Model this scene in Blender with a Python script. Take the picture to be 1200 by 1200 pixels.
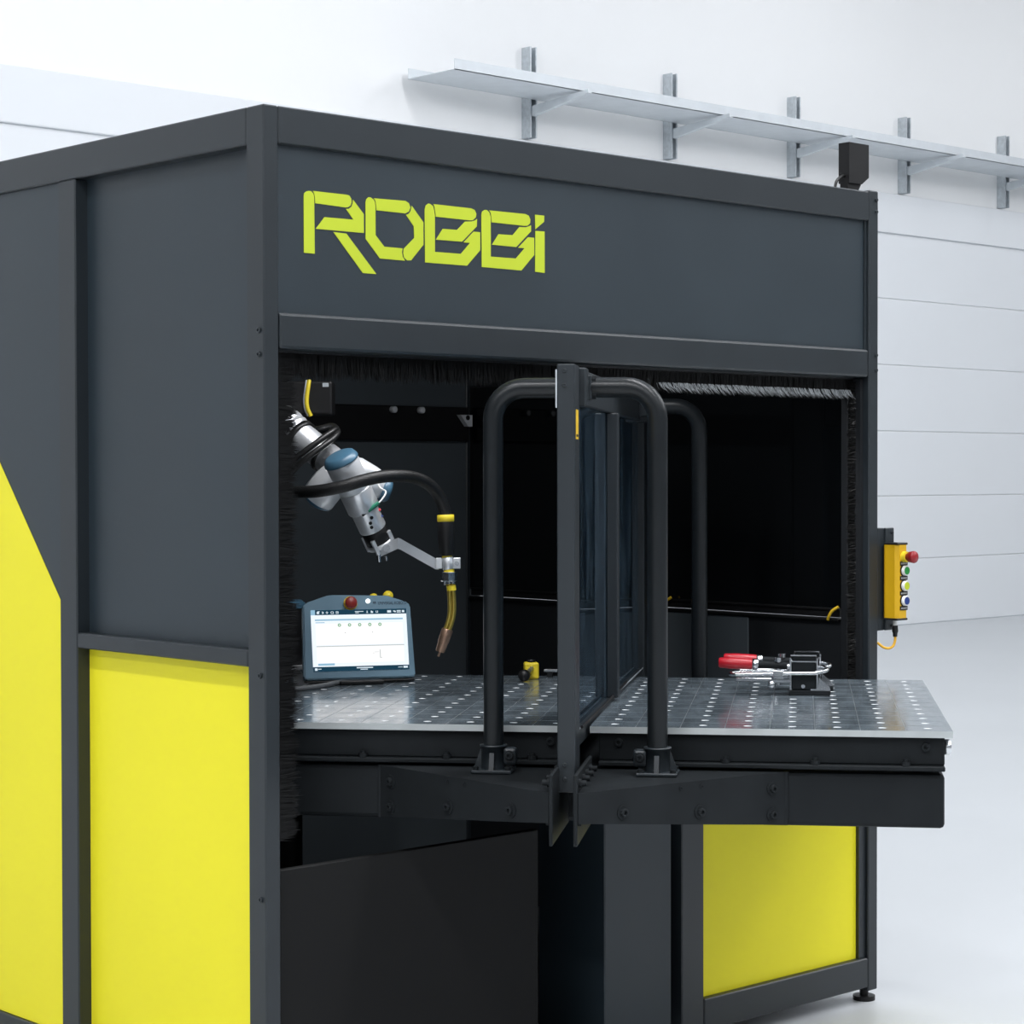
import bpy, bmesh, math, random
from mathutils import Vector, Matrix
S = bpy.context.scene
C = S.collection
for o in list(bpy.data.objects):
    bpy.data.objects.remove(o)
rng = random.Random(7)
R = math.radians

# ------------------------------------------------------------------ camera
cam_d = bpy.data.cameras.new('camera')
cam_d.sensor_fit = 'HORIZONTAL'
cam_d.sensor_width = 36.0
cam_d.lens = 74.2422
cam_d.clip_end = 200
cam = bpy.data.objects.new('camera', cam_d)
C.objects.link(cam)
cam.matrix_world = Matrix(((0.7335566, 0.0132146, -0.6794999, -3.5687272), (-0.6796262, 0.0117298, -0.7334648, -3.4982857), (-0.0017220, 0.9998439, 0.0175855, 1.4200000), (0.0000000, 0.0000000, 0.0000000, 1.0000000)))
S.camera = cam

# ------------------------------------------------------------------ world, light, exposure
S.view_settings.view_transform = 'Standard'
S.view_settings.look = 'None'
S.view_settings.gamma = 1.0
S.view_settings.use_curve_mapping = False
S.view_settings.exposure = 0.0
S.cycles.max_bounces = 10
S.cycles.diffuse_bounces = 5
S.cycles.transparent_max_bounces = 16
w = bpy.data.worlds.new('hall_air')
S.world = w
w.use_nodes = True
w.node_tree.nodes['Background'].inputs['Color'].default_value = (0.80, 0.90, 1.0, 1)
w.node_tree.nodes['Background'].inputs['Strength'].default_value = WORLD = 0.55


def hall_light(x, y, z, sx, sy, power, rot=(0, 0, 0), col=(0.97, 0.975, 1.0)):
    d = bpy.data.lights.new('hall_light', 'AREA')
    d.shape = 'RECTANGLE'
    d.size, d.size_y = sx, sy
    d.energy = power
    d.color = col
    o = bpy.data.objects.new('hall_light', d)
    C.objects.link(o)
    o.location = (x, y, z)
    o.rotation_euler = rot
    return o


# rows of strip lamps under the hall ceiling
for lx in (-9.5, -4.5, 0.5, 5.5, 10.5, 15.5):
    for ly, power in ((-12.0, 40), (-8.0, 75), (-4.5, 150), (-1.5, 180), (4.6, 120)):
        hall_light(lx, ly, 6.55, 0.35, 3.0, power * (1.1 if lx < 2 else 0.75), (R(52) if ly > 4 else 0, 0, 0))


# ------------------------------------------------------------------ materials
def mat(name, col, rough=0.5, metal=0.0, spec=0.5, noise=0.0, nscale=30.0, bump=0.0, bscale=200.0, coat=0.0,
        emit=None, estr=1.0, trans=0.0):
    m = bpy.data.materials.new(name)
    m.use_nodes = True
    nt = m.node_tree
    b = nt.nodes['Principled BSDF']
    b.inputs['Base Color'].default_value = (*col, 1)
    b.inputs['Roughness'].default_value = rough
    b.inputs['Metallic'].default_value = metal
    b.inputs['Specular IOR Level'].default_value = spec
    b.inputs['Coat Weight'].default_value = coat
    b.inputs['Transmission Weight'].default_value = trans
    if emit:
        b.inputs['Emission Color'].default_value = (*emit, 1)
        b.inputs['Emission Strength'].default_value = estr
    tc = nt.nodes.new('ShaderNodeTexCoord')
    if noise > 0:
        n = nt.nodes.new('ShaderNodeTexNoise')
        n.inputs['Scale'].default_value = nscale
        n.inputs['Detail'].default_value = 4
        nt.links.new(tc.outputs['Object'], n.inputs['Vector'])
        mr = nt.nodes.new('ShaderNodeMapRange')
        mr.inputs['From Min'].default_value = 0.25
        mr.inputs['From Max'].default_value = 0.75
        mr.inputs['To Min'].default_value = 1 - noise
        mr.inputs['To Max'].default_value = 1 + noise
        nt.links.new(n.outputs['Fac'], mr.inputs['Value'])
        mx = nt.nodes.new('ShaderNodeMix')
        mx.data_type = 'RGBA'
        mx.blend_type = 'MULTIPLY'
        mx.inputs['Factor'].default_value = 1.0
        mx.inputs['A'].default_value = (*col, 1)
        nt.links.new(mr.outputs['Result'], mx.inputs['B'])
        nt.links.new(mx.outputs['Result'], b.inputs['Base Color'])
        mr2 = nt.nodes.new('ShaderNodeMapRange')
        mr2.inputs['To Min'].default_value = max(0.02, rough * (1 - noise))
        mr2.inputs['To Max'].default_value = min(1, rough * (1 + noise))
        nt.links.new(n.outputs['Fac'], mr2.inputs['Value'])
        nt.links.new(mr2.outputs['Result'], b.inputs['Roughness'])
    if bump > 0:
        n2 = nt.nodes.new('ShaderNodeTexNoise')
        n2.inputs['Scale'].default_value = bscale
        nt.links.new(tc.outputs['Object'], n2.inputs['Vector'])
        bp = nt.nodes.new('ShaderNodeBump')
        bp.inputs['Strength'].default_value = bump
        bp.inputs['Distance'].default_value = 0.002
        nt.links.new(n2.outputs['Fac'], bp.inputs['Height'])
        nt.links.new(bp.outputs['Normal'], b.inputs['Normal'])
    return m


PAINT = mat('charcoal_powder_coat', (0.0170, 0.0265, 0.034), 0.44, noise=0.10, nscale=3, bump=0.05, bscale=700)
FRAME = mat('charcoal_frame_paint', (0.0145, 0.0195, 0.0235), 0.40, noise=0.08, nscale=5, bump=0.05, bscale=700)
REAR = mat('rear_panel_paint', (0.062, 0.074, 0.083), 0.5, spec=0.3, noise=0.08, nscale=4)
COVER = mat('shade_darkened_paint', (0.0085, 0.0088, 0.009), 0.6, spec=0.15, noise=0.1, nscale=4)  # colour deepened for the shade below the table overhang
INNER = mat('black_inner_paint', (0.012, 0.0135, 0.0155), 0.42, noise=0.10, nscale=4)
TUBE = mat('black_tube_paint', (0.0085, 0.0105, 0.0120), 0.30, spec=0.32, noise=0.1, nscale=12)
MACHINE = mat('machine_black_paint', (0.0155, 0.0178, 0.0195), 0.45, spec=0.06, noise=0.12, nscale=12, bump=0.06, bscale=500)
YELLOW = mat('yellow_panel', (0.87, 0.785, 0.026), 0.42, spec=0.2, noise=0.02, nscale=2)
LIME = mat('lime_lettering', (0.44, 0.53, 0.018), 0.5, noise=0.02, nscale=8)
GLOSSBLACK = mat('smoked_gloss_window', (0.0025, 0.003, 0.0035), 0.05, spec=0.5)
BLACKP = mat('black_plastic', (0.006, 0.006, 0.0065), 0.45, spec=0.35)
RUBBER = mat('black_rubber', (0.007, 0.007, 0.007), 0.42, noise=0.1)
HOSE = mat('black_braided_hose', (0.006, 0.0063, 0.0066), 0.40, spec=0.4, bump=0.6, bscale=420)
BRISTLE = mat('black_bristle', (0.004, 0.004, 0.004), 0.42, spec=0.25)
BRISTLET = mat('lit_bristle', (0.30, 0.32, 0.33), 0.5, noise=0.7, nscale=160)  # bristle black lightened, as if the tips catch light
SILVER = mat('silver_arm', (0.74, 0.76, 0.78), 0.28, metal=0.55, noise=0.05, nscale=20)
WHITEALU = mat('light_cast_arm', (0.74, 0.76, 0.78), 0.38, metal=0.35, noise=0.03, nscale=20)
BLUECAP = mat('blue_grey_cap', (0.055, 0.135, 0.205), 0.36)
PENDBLUE = mat('blue_grey_housing', (0.150, 0.255, 0.330), 0.45, noise=0.03, nscale=20)
CHROME = mat('bright_steel', (0.62, 0.64, 0.66), 0.24, metal=1.0, noise=0.15, nscale=40)
DULLSTEEL = mat('dull_steel', (0.50, 0.53, 0.55), 0.42, metal=1.0, noise=0.2, nscale=40)
GALV = mat('galvanised_steel', (0.55, 0.59, 0.62), 0.5, metal=0.6, noise=0.15, nscale=30)
TRAYM = mat('zinc_coated_tray', (0.66, 0.70, 0.73), 0.5, metal=0.25, noise=0.05, nscale=10)
BRIGHT = mat('bare_steel_bore', (0.66, 0.68, 0.69), 0.5, metal=0.2)
EDGE = mat('ground_steel_edge', (0.46, 0.49, 0.49), 0.4, metal=0.3, noise=0.12, nscale=12)
STRAP = mat('milled_aluminium', (0.66, 0.68, 0.70), 0.42, metal=0.7, noise=0.06, nscale=25)
BRASS = mat('brass_neck', (0.62, 0.47, 0.10), 0.32, metal=0.9, noise=0.1)
COPPER = mat('copper_nozzle', (0.42, 0.27, 0.19), 0.42, metal=0.9, noise=0.25, nscale=60)
YPLASTIC = mat('yellow_plastic', (0.80, 0.62, 0.03), 0.45)
BOXYEL = mat('control_box_yellow', (0.58, 0.34, 0.004), 0.42, noise=0.03, nscale=20)
REDP = mat('red_plastic', (0.42, 0.008, 0.018), 0.33)
STOPRED = mat('stop_button_red', (0.26, 0.008, 0.012), 0.38)
REDD = mat('dark_red_plastic', (0.26, 0.02, 0.016), 0.4)
GREENP = mat('green_button', (0.008, 0.24, 0.035), 0.4)
LIMEP = mat('yellow_green_button', (0.46, 0.54, 0.02), 0.4)
BLUEP = mat('blue_button', (0.005, 0.03, 0.17), 0.4)
WHITEP = mat('white_plastic', (0.80, 0.80, 0.78), 0.45)
GREYMARK = mat('grey_print', (0.38, 0.38, 0.36), 0.6)
NAVYPRINT = mat('dark_blue_print', (0.02, 0.035, 0.06), 0.6)
CABLEY = mat('yellow_cable', (0.70, 0.38, 0.02), 0.45)
GREYCABLE = mat('grey_cable', (0.10, 0.105, 0.11), 0.55)
WALLM = mat('white_wall_panel', (0.80, 0.825, 0.85), 0.55, noise=0.012, nscale=0.8)
WALLGREY = mat('grey_hall_wall', (0.30, 0.31, 0.325), 0.6, noise=0.02, nscale=0.8)
WALLUP = mat('upper_wall_paint', (0.92, 0.925, 0.925), 0.7, noise=0.01, nscale=0.8)
CEILM = mat('ceiling_paint', (0.80, 0.82, 0.84), 0.8)
WARN = mat('warning_yellow', (0.70, 0.45, 0.02), 0.5)
REDLED = mat('red_tag', (0.6, 0.01, 0.03), 0.4)
GREENTAG = mat('green_connector', (0.02, 0.22, 0.13), 0.4)


def emis(name, col, s=1.0):
    m = bpy.data.materials.new(name)
    m.use_nodes = True
    nt = m.node_tree
    nt.nodes.remove(nt.nodes['Principled BSDF'])
    e = nt.nodes.new('ShaderNodeEmission')
    e.inputs['Color'].default_value = (*col, 1)
    e.inputs['Strength'].default_value = s
    nt.links.new(e.outputs[0], nt.nodes['Material Output'].inputs[0])
    return m


SCR = emis('screen_white', (0.86, 0.93, 1.0), 1.05)
SCRBAR = emis('screen_dark_bar', (0.012, 0.05, 0.085), 1.0)
SCRBLUE = emis('screen_blue_bar', (0.30, 0.52, 0.68), 1.0)
SCRGREY = emis('screen_grey_line', (0.50, 0.55, 0.55), 1.0)
SCRGREEN = emis('screen_green_mark', (0.16, 0.42, 0.22), 1.0)
SCRPALE = emis('screen_pale_icon', (0.72, 0.84, 0.92), 1.0)
SCRBOX = emis('screen_panel', (0.99, 0.98, 0.98), 1.05)
LAMPW = emis('lit_button', (0.95, 1.0, 1.0), 1.6)

LAMPLENS = emis('lamp_lens', (0.95, 0.98, 1.0), 3.0)
WORKLIGHT = 13.0

# tinted screen glass: a dark filter that mirrors at grazing angles, with bluish haze streaks painted for reflections
GLASS = bpy.data.materials.new('tinted_screen_glass')
GLASS.use_nodes = True
_n = GLASS.node_tree
_n.nodes.remove(_n.nodes['Principled BSDF'])
_t = _n.nodes.new('ShaderNodeBsdfTransparent')
_t.inputs['Color'].default_value = (0.52, 0.62, 0.70, 1)
_g = _n.nodes.new('ShaderNodeBsdfGlossy')
_g.inputs['Roughness'].default_value = 0.04
_g.inputs['Color'].default_value = (0.85, 0.93, 1, 1)
_f = _n.nodes.new('ShaderNodeFresnel')
_f.inputs['IOR'].default_value = 1.45
_m = _n.nodes.new('ShaderNodeMixShader')
_n.links.new(_f.outputs[0], _m.inputs[0])
_n.links.new(_t.outputs[0], _m.inputs[1])
_n.links.new(_g.outputs[0], _m.inputs[2])
_d = _n.nodes.new('ShaderNodeBsdfDiffuse')
_d.inputs['Color'].default_value = (0.20, 0.30, 0.38, 1)
_tc = _n.nodes.new('ShaderNodeTexCoord')
_mp = _n.nodes.new('ShaderNodeMapping')
_mp.inputs['Scale'].default_value = (9, 9, 1.6)
_ns = _n.nodes.new('ShaderNodeTexNoise')
_ns.inputs['Scale'].default_value = 2.0
_ns.inputs['Detail'].default_value = 5
_ns.inputs['Distortion'].default_value = 0.8
_n.links.new(_tc.outputs['Object'], _mp.inputs['Vector'])
_n.links.new(_mp.outputs['Vector'], _ns.inputs['Vector'])
_mr = _n.nodes.new('ShaderNodeMapRange')
_mr.inputs['From Min'].default_value = 0.38
_mr.inputs['From Max'].default_value = 0.75
_mr.inputs['To Min'].default_value = 0.008
_mr.inputs['To Max'].default_value = 0.11
_n.links.new(_ns.outputs['Fac'], _mr.inputs['Value'])
_m2 = _n.nodes.new('ShaderNodeMixShader')
_n.links.new(_mr.outputs['Result'], _m2.inputs[0])
_n.links.new(_m.outputs[0], _m2.inputs[1])
_n.links.new(_d.outputs[0], _m2.inputs[2])
_n.links.new(_m2.outputs[0], _n.nodes['Material Output'].inputs[0])

# ground steel table top: brushed, smudged, with a scribed grid
STEEL = mat('ground_steel_plate', (0.36, 0.38, 0.40), 0.26, metal=0.0)
_n = STEEL.node_tree
_b = _n.nodes['Principled BSDF']
_b.inputs['IOR'].default_value = 2.4
_tc = _n.nodes.new('ShaderNodeTexCoord')
_mp = _n.nodes.new('ShaderNodeMapping')
_mp.inputs['Scale'].default_value = (3, 9, 1)
_ns = _n.nodes.new('ShaderNodeTexNoise')
_ns.inputs['Scale'].default_value = 2.2
_ns.inputs['Detail'].default_value = 6
_n.links.new(_tc.outputs['Object'], _mp.inputs['Vector'])
_n.links.new(_mp.outputs['Vector'], _ns.inputs['Vector'])
_mr = _n.nodes.new('ShaderNodeMapRange')
_mr.inputs['From Min'].default_value = 0.3
_mr.inputs['From Max'].default_value = 0.7
_mr.inputs['To Min'].default_value = 0.10
_mr.inputs['To Max'].default_value = 0.24
_n.links.new(_ns.outputs['Fac'], _mr.inputs['Value'])
_n.links.new(_mr.outputs['Result'], _b.inputs['Roughness'])
_cr = _n.nodes.new('ShaderNodeMapRange')
_cr.inputs['From Min'].default_value = 0.3
_cr.inputs['From Max'].default_value = 0.7
_cr.inputs['To Min'].default_value = 0.72
_cr.inputs['To Max'].default_value = 1.15
_n.links.new(_ns.outputs['Fac'], _cr.inputs['Value'])
_mx = _n.nodes.new('ShaderNodeMix')
_mx.data_type = 'RGBA'
_mx.blend_type = 'MULTIPLY'
_mx.inputs['Factor'].default_value = 1
_mx.inputs['A'].default_value = (0.105, 0.130, 0.148, 1)
_n.links.new(_cr.outputs['Result'], _mx.inputs['B'])
_n.links.new(_mx.outputs['Result'], _b.inputs['Base Color'])

# floor: pale sealed concrete
FLOORM = mat('pale_sealed_floor', (0.55, 0.57, 0.585), 0.32, noise=0.03, nscale=0.7)


# ------------------------------------------------------------------ mesh building
class MB:
    def __init__(self):
        self.bm = bmesh.new()
        self.mats = []
        self.cur = 0

    def use(self, m):
        if m not in self.mats:
            self.mats.append(m)
        self.cur = self.mats.index(m)
        return self

    def _add(self, vs, faces, smooth=False, M=None):
        v = [self.bm.verts.new(M @ Vector(p) if M else p) for p in vs]
        out = []
        for f in faces:
            try:
                fc = self.bm.faces.new([v[i] for i in f])
            except ValueError:
                continue
            fc.material_index = self.cur
            fc.smooth = smooth
            out.append(fc)
        return v, out

    def box(self, a, b, bev=0.0, M=None):
        (x0, y0, z0), (x1, y1, z1) = a, b
        x0, x1 = min(x0, x1), max(x0, x1)
        y0, y1 = min(y0, y1), max(y0, y1)
        z0, z1 = min(z0, z1), max(z0, z1)
        vs = [(x0, y0, z0), (x1, y0, z0), (x1, y1, z0), (x0, y1, z0), (x0, y0, z1), (x1, y0, z1), (x1, y1, z1), (x0, y1, z1)]
        fs = [(0, 3, 2, 1), (4, 5, 6, 7), (0, 1, 5, 4), (1, 2, 6, 5), (2, 3, 7, 6), (3, 0, 4, 7)]
        if bev > 0:
            tb = bmesh.new()
            tv = [tb.verts.new(p) for p in vs]
            for f in fs:
                tb.faces.new([tv[i] for i in f])
            bmesh.ops.bevel(tb, geom=tb.edges[:], offset=bev, segments=1 if bev < 0.004 else 2, affect='EDGES', profile=0.5)
            tb.verts.index_update()
            self._add([v.co.copy() for v in tb.verts], [[v.index for v in f.verts] for f in tb.faces], False, M)
            tb.free()
        else:
            self._add(vs, fs, False, M)
        return self

    def prism(self, poly, d, M=None, bev=0.0):
        """poly: list of (x,y); extruded along z by d; M places it"""
        n = len(poly)
        area = sum(poly[i][0] * poly[(i + 1) % n][1] - poly[(i + 1) % n][0] * poly[i][1] for i in range(n))
        if area < 0:
            poly = poly[::-1]
        vs = [(p[0], p[1], 0) for p in poly] + [(p[0], p[1], d) for p in poly]
        fs = [tuple(range(n - 1, -1, -1)), tuple(range(n, 2 * n))] + [(i, (i + 1) % n, n + (i + 1) % n, n + i) for i in range(n)]
        self._add(vs, fs, False, M)
        return self

    def lathe(self, prof, p0, p1, seg=20, smooth=True, cap=True):
        """prof: list of (t along axis in metres from p0, radius); axis p0->p1 direction"""
        p0, p1 = Vector(p0), Vector(p1)
        ax = (p1 - p0).normalized()
        t = Vector((0, 0, 1)) if abs(ax.z) < 0.9 else Vector((1, 0, 0))
        e1 = ax.cross(t).normalized()
        e2 = ax.cross(e1)
        vs, fs = [], []
        for (tt, r) in prof:
            for k in range(seg):
                a = 2 * math.pi * k / seg
                vs.append(p0 + ax * tt + (e1 * math.cos(a) + e2 * math.sin(a)) * max(r, 1e-5))
        for i in range(len(prof) - 1):
            for k in range(seg):
                k2 = (k + 1) % seg
                fs.append((i * seg + k, i * seg + k2, (i + 1) * seg + k2, (i + 1) * seg + k))
        _, made = self._add(vs, fs, smooth)
        if cap:
            self._add(vs[:seg], [tuple(range(seg))])
            self._add(vs[-seg:], [tuple(range(seg - 1, -1, -1))])
        return self

    def cyl(self, p0, p1, r, r2=None, seg=16, ch=0.0):
        L = (Vector(p1) - Vector(p0)).length
        r2 = r if r2 is None else r2
        if ch > 0:
            prof = [(0, r - ch), (ch, r), (L - ch, r2), (L, r2 - ch)]
        else:
            prof = [(0, r), (L, r2)]
        return self.lathe(prof, p0, p1, seg)

    def tube(self, pts, r, seg=12, smoothn=0, rfun=None):
        pts = [Vector(p) for p in pts]
        if smoothn:
            q = []
            n = len(pts)
            for i in range(n - 1):
                a, b, c_, d = pts[max(i - 1, 0)], pts[i], pts[i + 1], pts[min(i + 2, n - 1)]
                for s in range(smoothn):
                    t = s / smoothn
                    q.append(0.5 * ((2 * b) + (c_ - a) * t + (2 * a - 5 * b + 4 * c_ - d) * t * t + (3 * b - a - 3 * c_ + d) * t ** 3))
            q.append(pts[-1])
            pts = q
        n = len(pts)
        tan = [(pts[min(i + 1, n - 1)] - pts[max(i - 1, 0)]).normalized() for i in range(n)]
        t0 = tan[0]
        ref = Vector((0, 0, 1)) if abs(t0.z) < 0.9 else Vector((1, 0, 0))
        e1 = t0.cross(ref).normalized()
        vs, fs = [], []
        for i in range(n):
            e1 = (e1 - tan[i] * e1.dot(tan[i])).normalized()
            e2 = tan[i].cross(e1)
            rr = r if rfun is None else rfun(i / (n - 1))
            for k in range(seg):
                a = 2 * math.pi * k / seg
                vs.append(pts[i] + (e1 * math.cos(a) + e2 * math.sin(a)) * rr)
        for i in range(n - 1):
            for k in range(seg):
                k2 = (k + 1) % seg
                fs.append((i * seg + k, i * seg + k2, (i + 1) * seg + k2, (i + 1) * seg + k))
        self._add(vs, fs, True)
        self._add(vs[:seg], [tuple(range(seg))])
        self._add(vs[-seg:], [tuple(range(seg))])
        return self

    def bolt(self, p, d, r=0.008, h=0.008, wr=0.0, seg=10):
        """socket-head screw at p pointing along d, optional washer radius wr"""
        p, d = Vector(p), Vector(d).normalized()
        if wr:
            self.cyl(p - d * 0.001, p + d * 0.003, wr, seg=14)
            p = p + d * 0.003
        self.lathe([(-0.001, r), (h * 0.85, r), (h, r * 0.85), (h, r * 0.5), (h * 0.4, r * 0.45), (h * 0.4, 0.0001)], p, p + d, seg, smooth=False, cap=False)
        return self

    def build(self, name, parent=None, fix=True, m=None):
        me = bpy.data.meshes.new(name)
        if fix:
            bmesh.ops.recalc_face_normals(self.bm, faces=self.bm.faces[:])
        self.bm.to_mesh(me)
        self.bm.free()
        for mm in (self.mats if self.mats else [m]):
            me.materials.append(mm)
        o = bpy.data.objects.new(name, me)
        C.objects.link(o)
        if parent:
            o.parent = parent
        return o


def new(m):
    return MB().use(m)


def thing(name, label, cat, loc=(0, 0, 0), rz=0.0, group=None):
    o = bpy.data.objects.new(name, None)
    o.empty_display_size = 0.1
    C.objects.link(o)
    o.location = loc
    o.rotation_euler = (0, 0, rz)
    o['label'] = label
    o['category'] = cat
    if group:
        o['group'] = group
    return o


def recentre(root):
    """move the children so that they stay put in the world although the root was placed"""
    pass


def copy_tree(root):
    r = root.copy()
    C.objects.link(r)
    for ch in list(root.children):
        c = ch.copy()
        C.objects.link(c)
        c.parent = r
        for g in list(ch.children):
            d = g.copy()
            C.objects.link(d)
            d.parent = c
    return r


def copy_part(o, dx=(0, 0, 0)):
    c = o.copy()
    C.objects.link(c)
    c.location = Vector(o.location) + Vector(dx)
    return c


def text_mesh(body, size, depth, M, name, m, parent, width=None):
    cu = bpy.data.curves.new(name, 'FONT')
    cu.body = body
    cu.size = size
    cu.extrude = depth
    cu.resolution_u = 3
    ob = bpy.data.objects.new(name, cu)
    C.objects.link(ob)
    dg = bpy.context.evaluated_depsgraph_get()
    me = bpy.data.meshes.new_from_object(ob.evaluated_get(dg))
    bpy.data.objects.remove(ob)
    bpy.data.curves.remove(cu)
    if width:
        xs = [v.co.x for v in me.vertices]
        k = width / (max(xs) - min(xs))
        for v in me.vertices:
            v.co.x *= k
    me.transform(M)
    me.materials.clear()
    me.materials.append(m)
    o = bpy.data.objects.new(name, me)
    C.objects.link(o)
    o.parent = parent
    return o


# ================================================================== the hall
def struct(name, mb):
    o = mb.build(name)
    o['kind'] = 'structure'
    return o


WY = 8.57
struct('floor', new(FLOORM).box((-16, -16, -0.1), (24, WY, 0.0)))
struct('ceiling', new(CEILM).box((-16, -16, 6.9), (24, WY, 7.0)))
struct('wall_left', new(WALLGREY).box((-16.2, -16, 0), (-16, WY, 7)))
struct('wall_right', new(WALLGREY).box((24, -16, 0), (24.2, WY, 7)))
struct('wall_front', new(WALLGREY).box((-16, -16.2, 0), (24, -16, 7)))
wb = struct('wall_back', new(WALLUP).box((-16, WY + 0.014, 0), (24, WY + 0.3, 7)))
# long horizontal sandwich panels, one above the other, with a narrow joint between them
zs = [0.0, 0.62, 1.215, 1.822, 2.439, 3.055, 3.67]
for i in range(6):
    new(WALLM).box((-16, WY, zs[i] + 0.003), (24, WY + 0.02, zs[i + 1] - 0.003), 0.008).build('panel', wb)
struct('trim_1', new(WALLM).box((-16, WY - 0.03, 3.664), (24, WY + 0.013, 4.03), 0.008))

# cable tray on cantilever brackets, high on the back wall
tray = thing('cable_tray', 'grey metal cable tray on brackets high on the white wall', 'cable tray', (12.5, WY, 4.0))
tl = Vector((-12.5, -WY, -4.0))
for sx in (7.77, 9.38, 10.98, 12.587, 14.196, 15.80, 17.41):
    b = new(GALV)
    b.box((sx - 0.035, WY - 0.085, 4.045), (sx - 0.022, WY + 0.013, 4.75))
    b.box((sx + 0.022, WY - 0.085, 4.045), (sx + 0.035, WY + 0.013, 4.75))
    b.box((sx - 0.022, WY - 0.005, 4.045), (sx + 0.022, WY + 0.013, 4.75))
    o = b.build('wall_channel', tray)
    o.location = tl
    b = new(TRAYM)
    Mx = Matrix(((0, 0, 1, sx - 0.02), (-1, 0, 0, WY - 0.085), (0, 1, 0, 0), (0, 0, 0, 1)))
    b.prism([(0, 4.21), (0, 4.29), (0.62, 4.338), (0.62, 4.31)], 0.04, Mx)
    o = b.build('bracket_arm', tray)
    o.location = tl
b = new(TRAYM)
b.box((6.5, WY - 0.60, 4.34), (19.0, WY - 0.08, 4.345))
b.box((6.5, WY - 0.60, 4.34), (19.0, WY - 0.595, 4.42))
b.box((6.5, WY - 0.085, 4.34), (19.0, WY - 0.08, 4.42))
o = b.build('tray_channel', tray)
o.location = tl

# ================================================================== the welding cell
cell = thing('welding_cell', 'charcoal and yellow sheet metal welding cell with lime lettering above its opening', 'welding cell')
XL, XR, D2 = -1.015, 1.015, 1.66


def part(name, mb, parent=None, label=None, stuff=False):
    o = mb.build(name, parent or cell)
    if label:
        o['label'] = label
    if stuff:
        o['kind'] = 'stuff'
    return o


Z0, Z1, Z2, Z3, Z4, Z5 = 2.175, 2.098, 1.754, 1.679, 1.060, 1.025
RC = 0.033       # how far the panels lie behind the frame
# posts
for nm, a, bb in (('corner_post', (XL, 0, 0.03), (XL + 0.038, 0.06, Z0)), ('corner_post', (XR - 0.040, 0, 0.03), (XR, 0.06, Z0 + 0.004)),
                  ('corner_post', (XL, 1.60, 0.03), (XL + 0.06, D2, Z0)), ('corner_post', (XR - 0.06, 1.60, 0.03), (XR, D2, Z0)),
                  ('side_post', (XL, 0.726, 0.03), (XL + 0.06, 0.80, Z1))):
    p_ = part(nm, new(FRAME).box(a, bb, 0.003))
    if nm == 'corner_post' and a[1] == 0:
        rb = new(CHROME if False else FRAME)
        if a[0] < 0:
            for z in (Z3 - 0.012, Z3 + 0.037, Z4 - 0.05, 0.55):
                rb.bolt((XL, 0.016, z), (-1, 0, 0), 0.006, 0.004)
        else:
            for z in (Z0 - 0.02, Z0 - 0.052, Z3 + 0.06, Z3 + 0.02):
                rb.bolt((XR - 0.010, 0, z), (0, -1, 0), 0.005, 0.004)
        part('rivet', rb, p_, stuff=True)
    f_ = new(BLACKP)
    cx, cy = (a[0] + bb[0]) / 2, (a[1] + bb[1]) / 2
    f_.cyl((cx, cy, 0), (cx, cy, 0.012), 0.03)
    f_.cyl((cx, cy, 0.012), (cx, cy, 0.035), 0.012)
    part('levelling_foot', f_, p_)
# beams
part('top_beam', new(FRAME).box((XL + 0.038, 0, Z1), (XR - 0.040, 0.05, Z0), 0.003))
part('top_beam', new(FRAME).box((XL, 0.06, Z1), (XL + 0.05, 1.60, Z0), 0.003))
part('top_beam', new(FRAME).box((XR - 0.05, 0.06, Z1), (XR, 1.60, Z0), 0.003))
part('top_beam', new(FRAME).box((XL + 0.06, 1.61, Z1), (XR - 0.06, D2, Z0), 0.003))
part('header_beam', new(FRAME).box((XL + 0.039, 0, Z3), (XR - 0.041, 0.05, Z2), 0.007))
part('side_rail', new(FRAME).box((XL, 0.061, Z5), (XL + 0.05, 0.725, Z4), 0.003))
part('bottom_rail', new(FRAME).box((XL, 0.061, 0.04), (XL + 0.05, 0.725, 0.12), 0.003))
part('bottom_rail', new(FRAME).box((XL, 0.801, 0.04), (XL + 0.05, 1.599, 0.12), 0.003))
part('bottom_rail', new(FRAME).box((XL + 0.039, 0.0, 0.04), (-0.24, 0.05, 0.12), 0.003))
part('bottom_rail', new(FRAME).box((0.32, 0.0, 0.04), (XR - 0.041, 0.05, 0.12), 0.003))
# panels
hp = part('header_panel', new(PAINT).box((XL + 0.039, 0.012, Z2 - 0.01), (XR - 0.05, 0.045, Z1 + 0.005)))
part('panel_frame', new(FRAME).box((XR - 0.050, 0.008, Z2), (XR - 0.0405, 0.045, Z1)), hp)
part('side_panel', new(PAINT).box((XL + RC, 0.055, Z4 - 0.01), (XL + RC + 0.012, 0.73, Z1 + 0.01)))
part('side_panel', new(YELLOW).box((XL + RC, 0.055, 0.11), (XL + RC + 0.012, 0.73, Z5 + 0.01)), label='yellow lower side panel')
sp = part('side_panel', new(PAINT).box((XL + 0.010, 0.795, 0.11), (XL + 0.022, 1.605, Z1 + 0.01)))
Mx = Matrix(((0, 0, 1, XL + 0.0085), (1, 0, 0, 0), (0, 1, 0, 0), (0, 0, 0, 1)))
part('yellow_film', new(YELLOW).prism([(0.801, 0.121), (1.599, 0.121), (1.599, 2.04), (0.801, 1.117)], 0.0015, Mx), sp, label='yellow film with a slanting upper edge')
part('roof_panel', new(INNER).box((XL + 0.05, 0.05, Z0 - 0.03), (XR - 0.05, 1.61, Z0 - 0.02)))
part('floor_panel', new(INNER).box((XL + 0.05, 0.06, 0.05), (XR - 0.05, 1.60, 0.07)))
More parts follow.
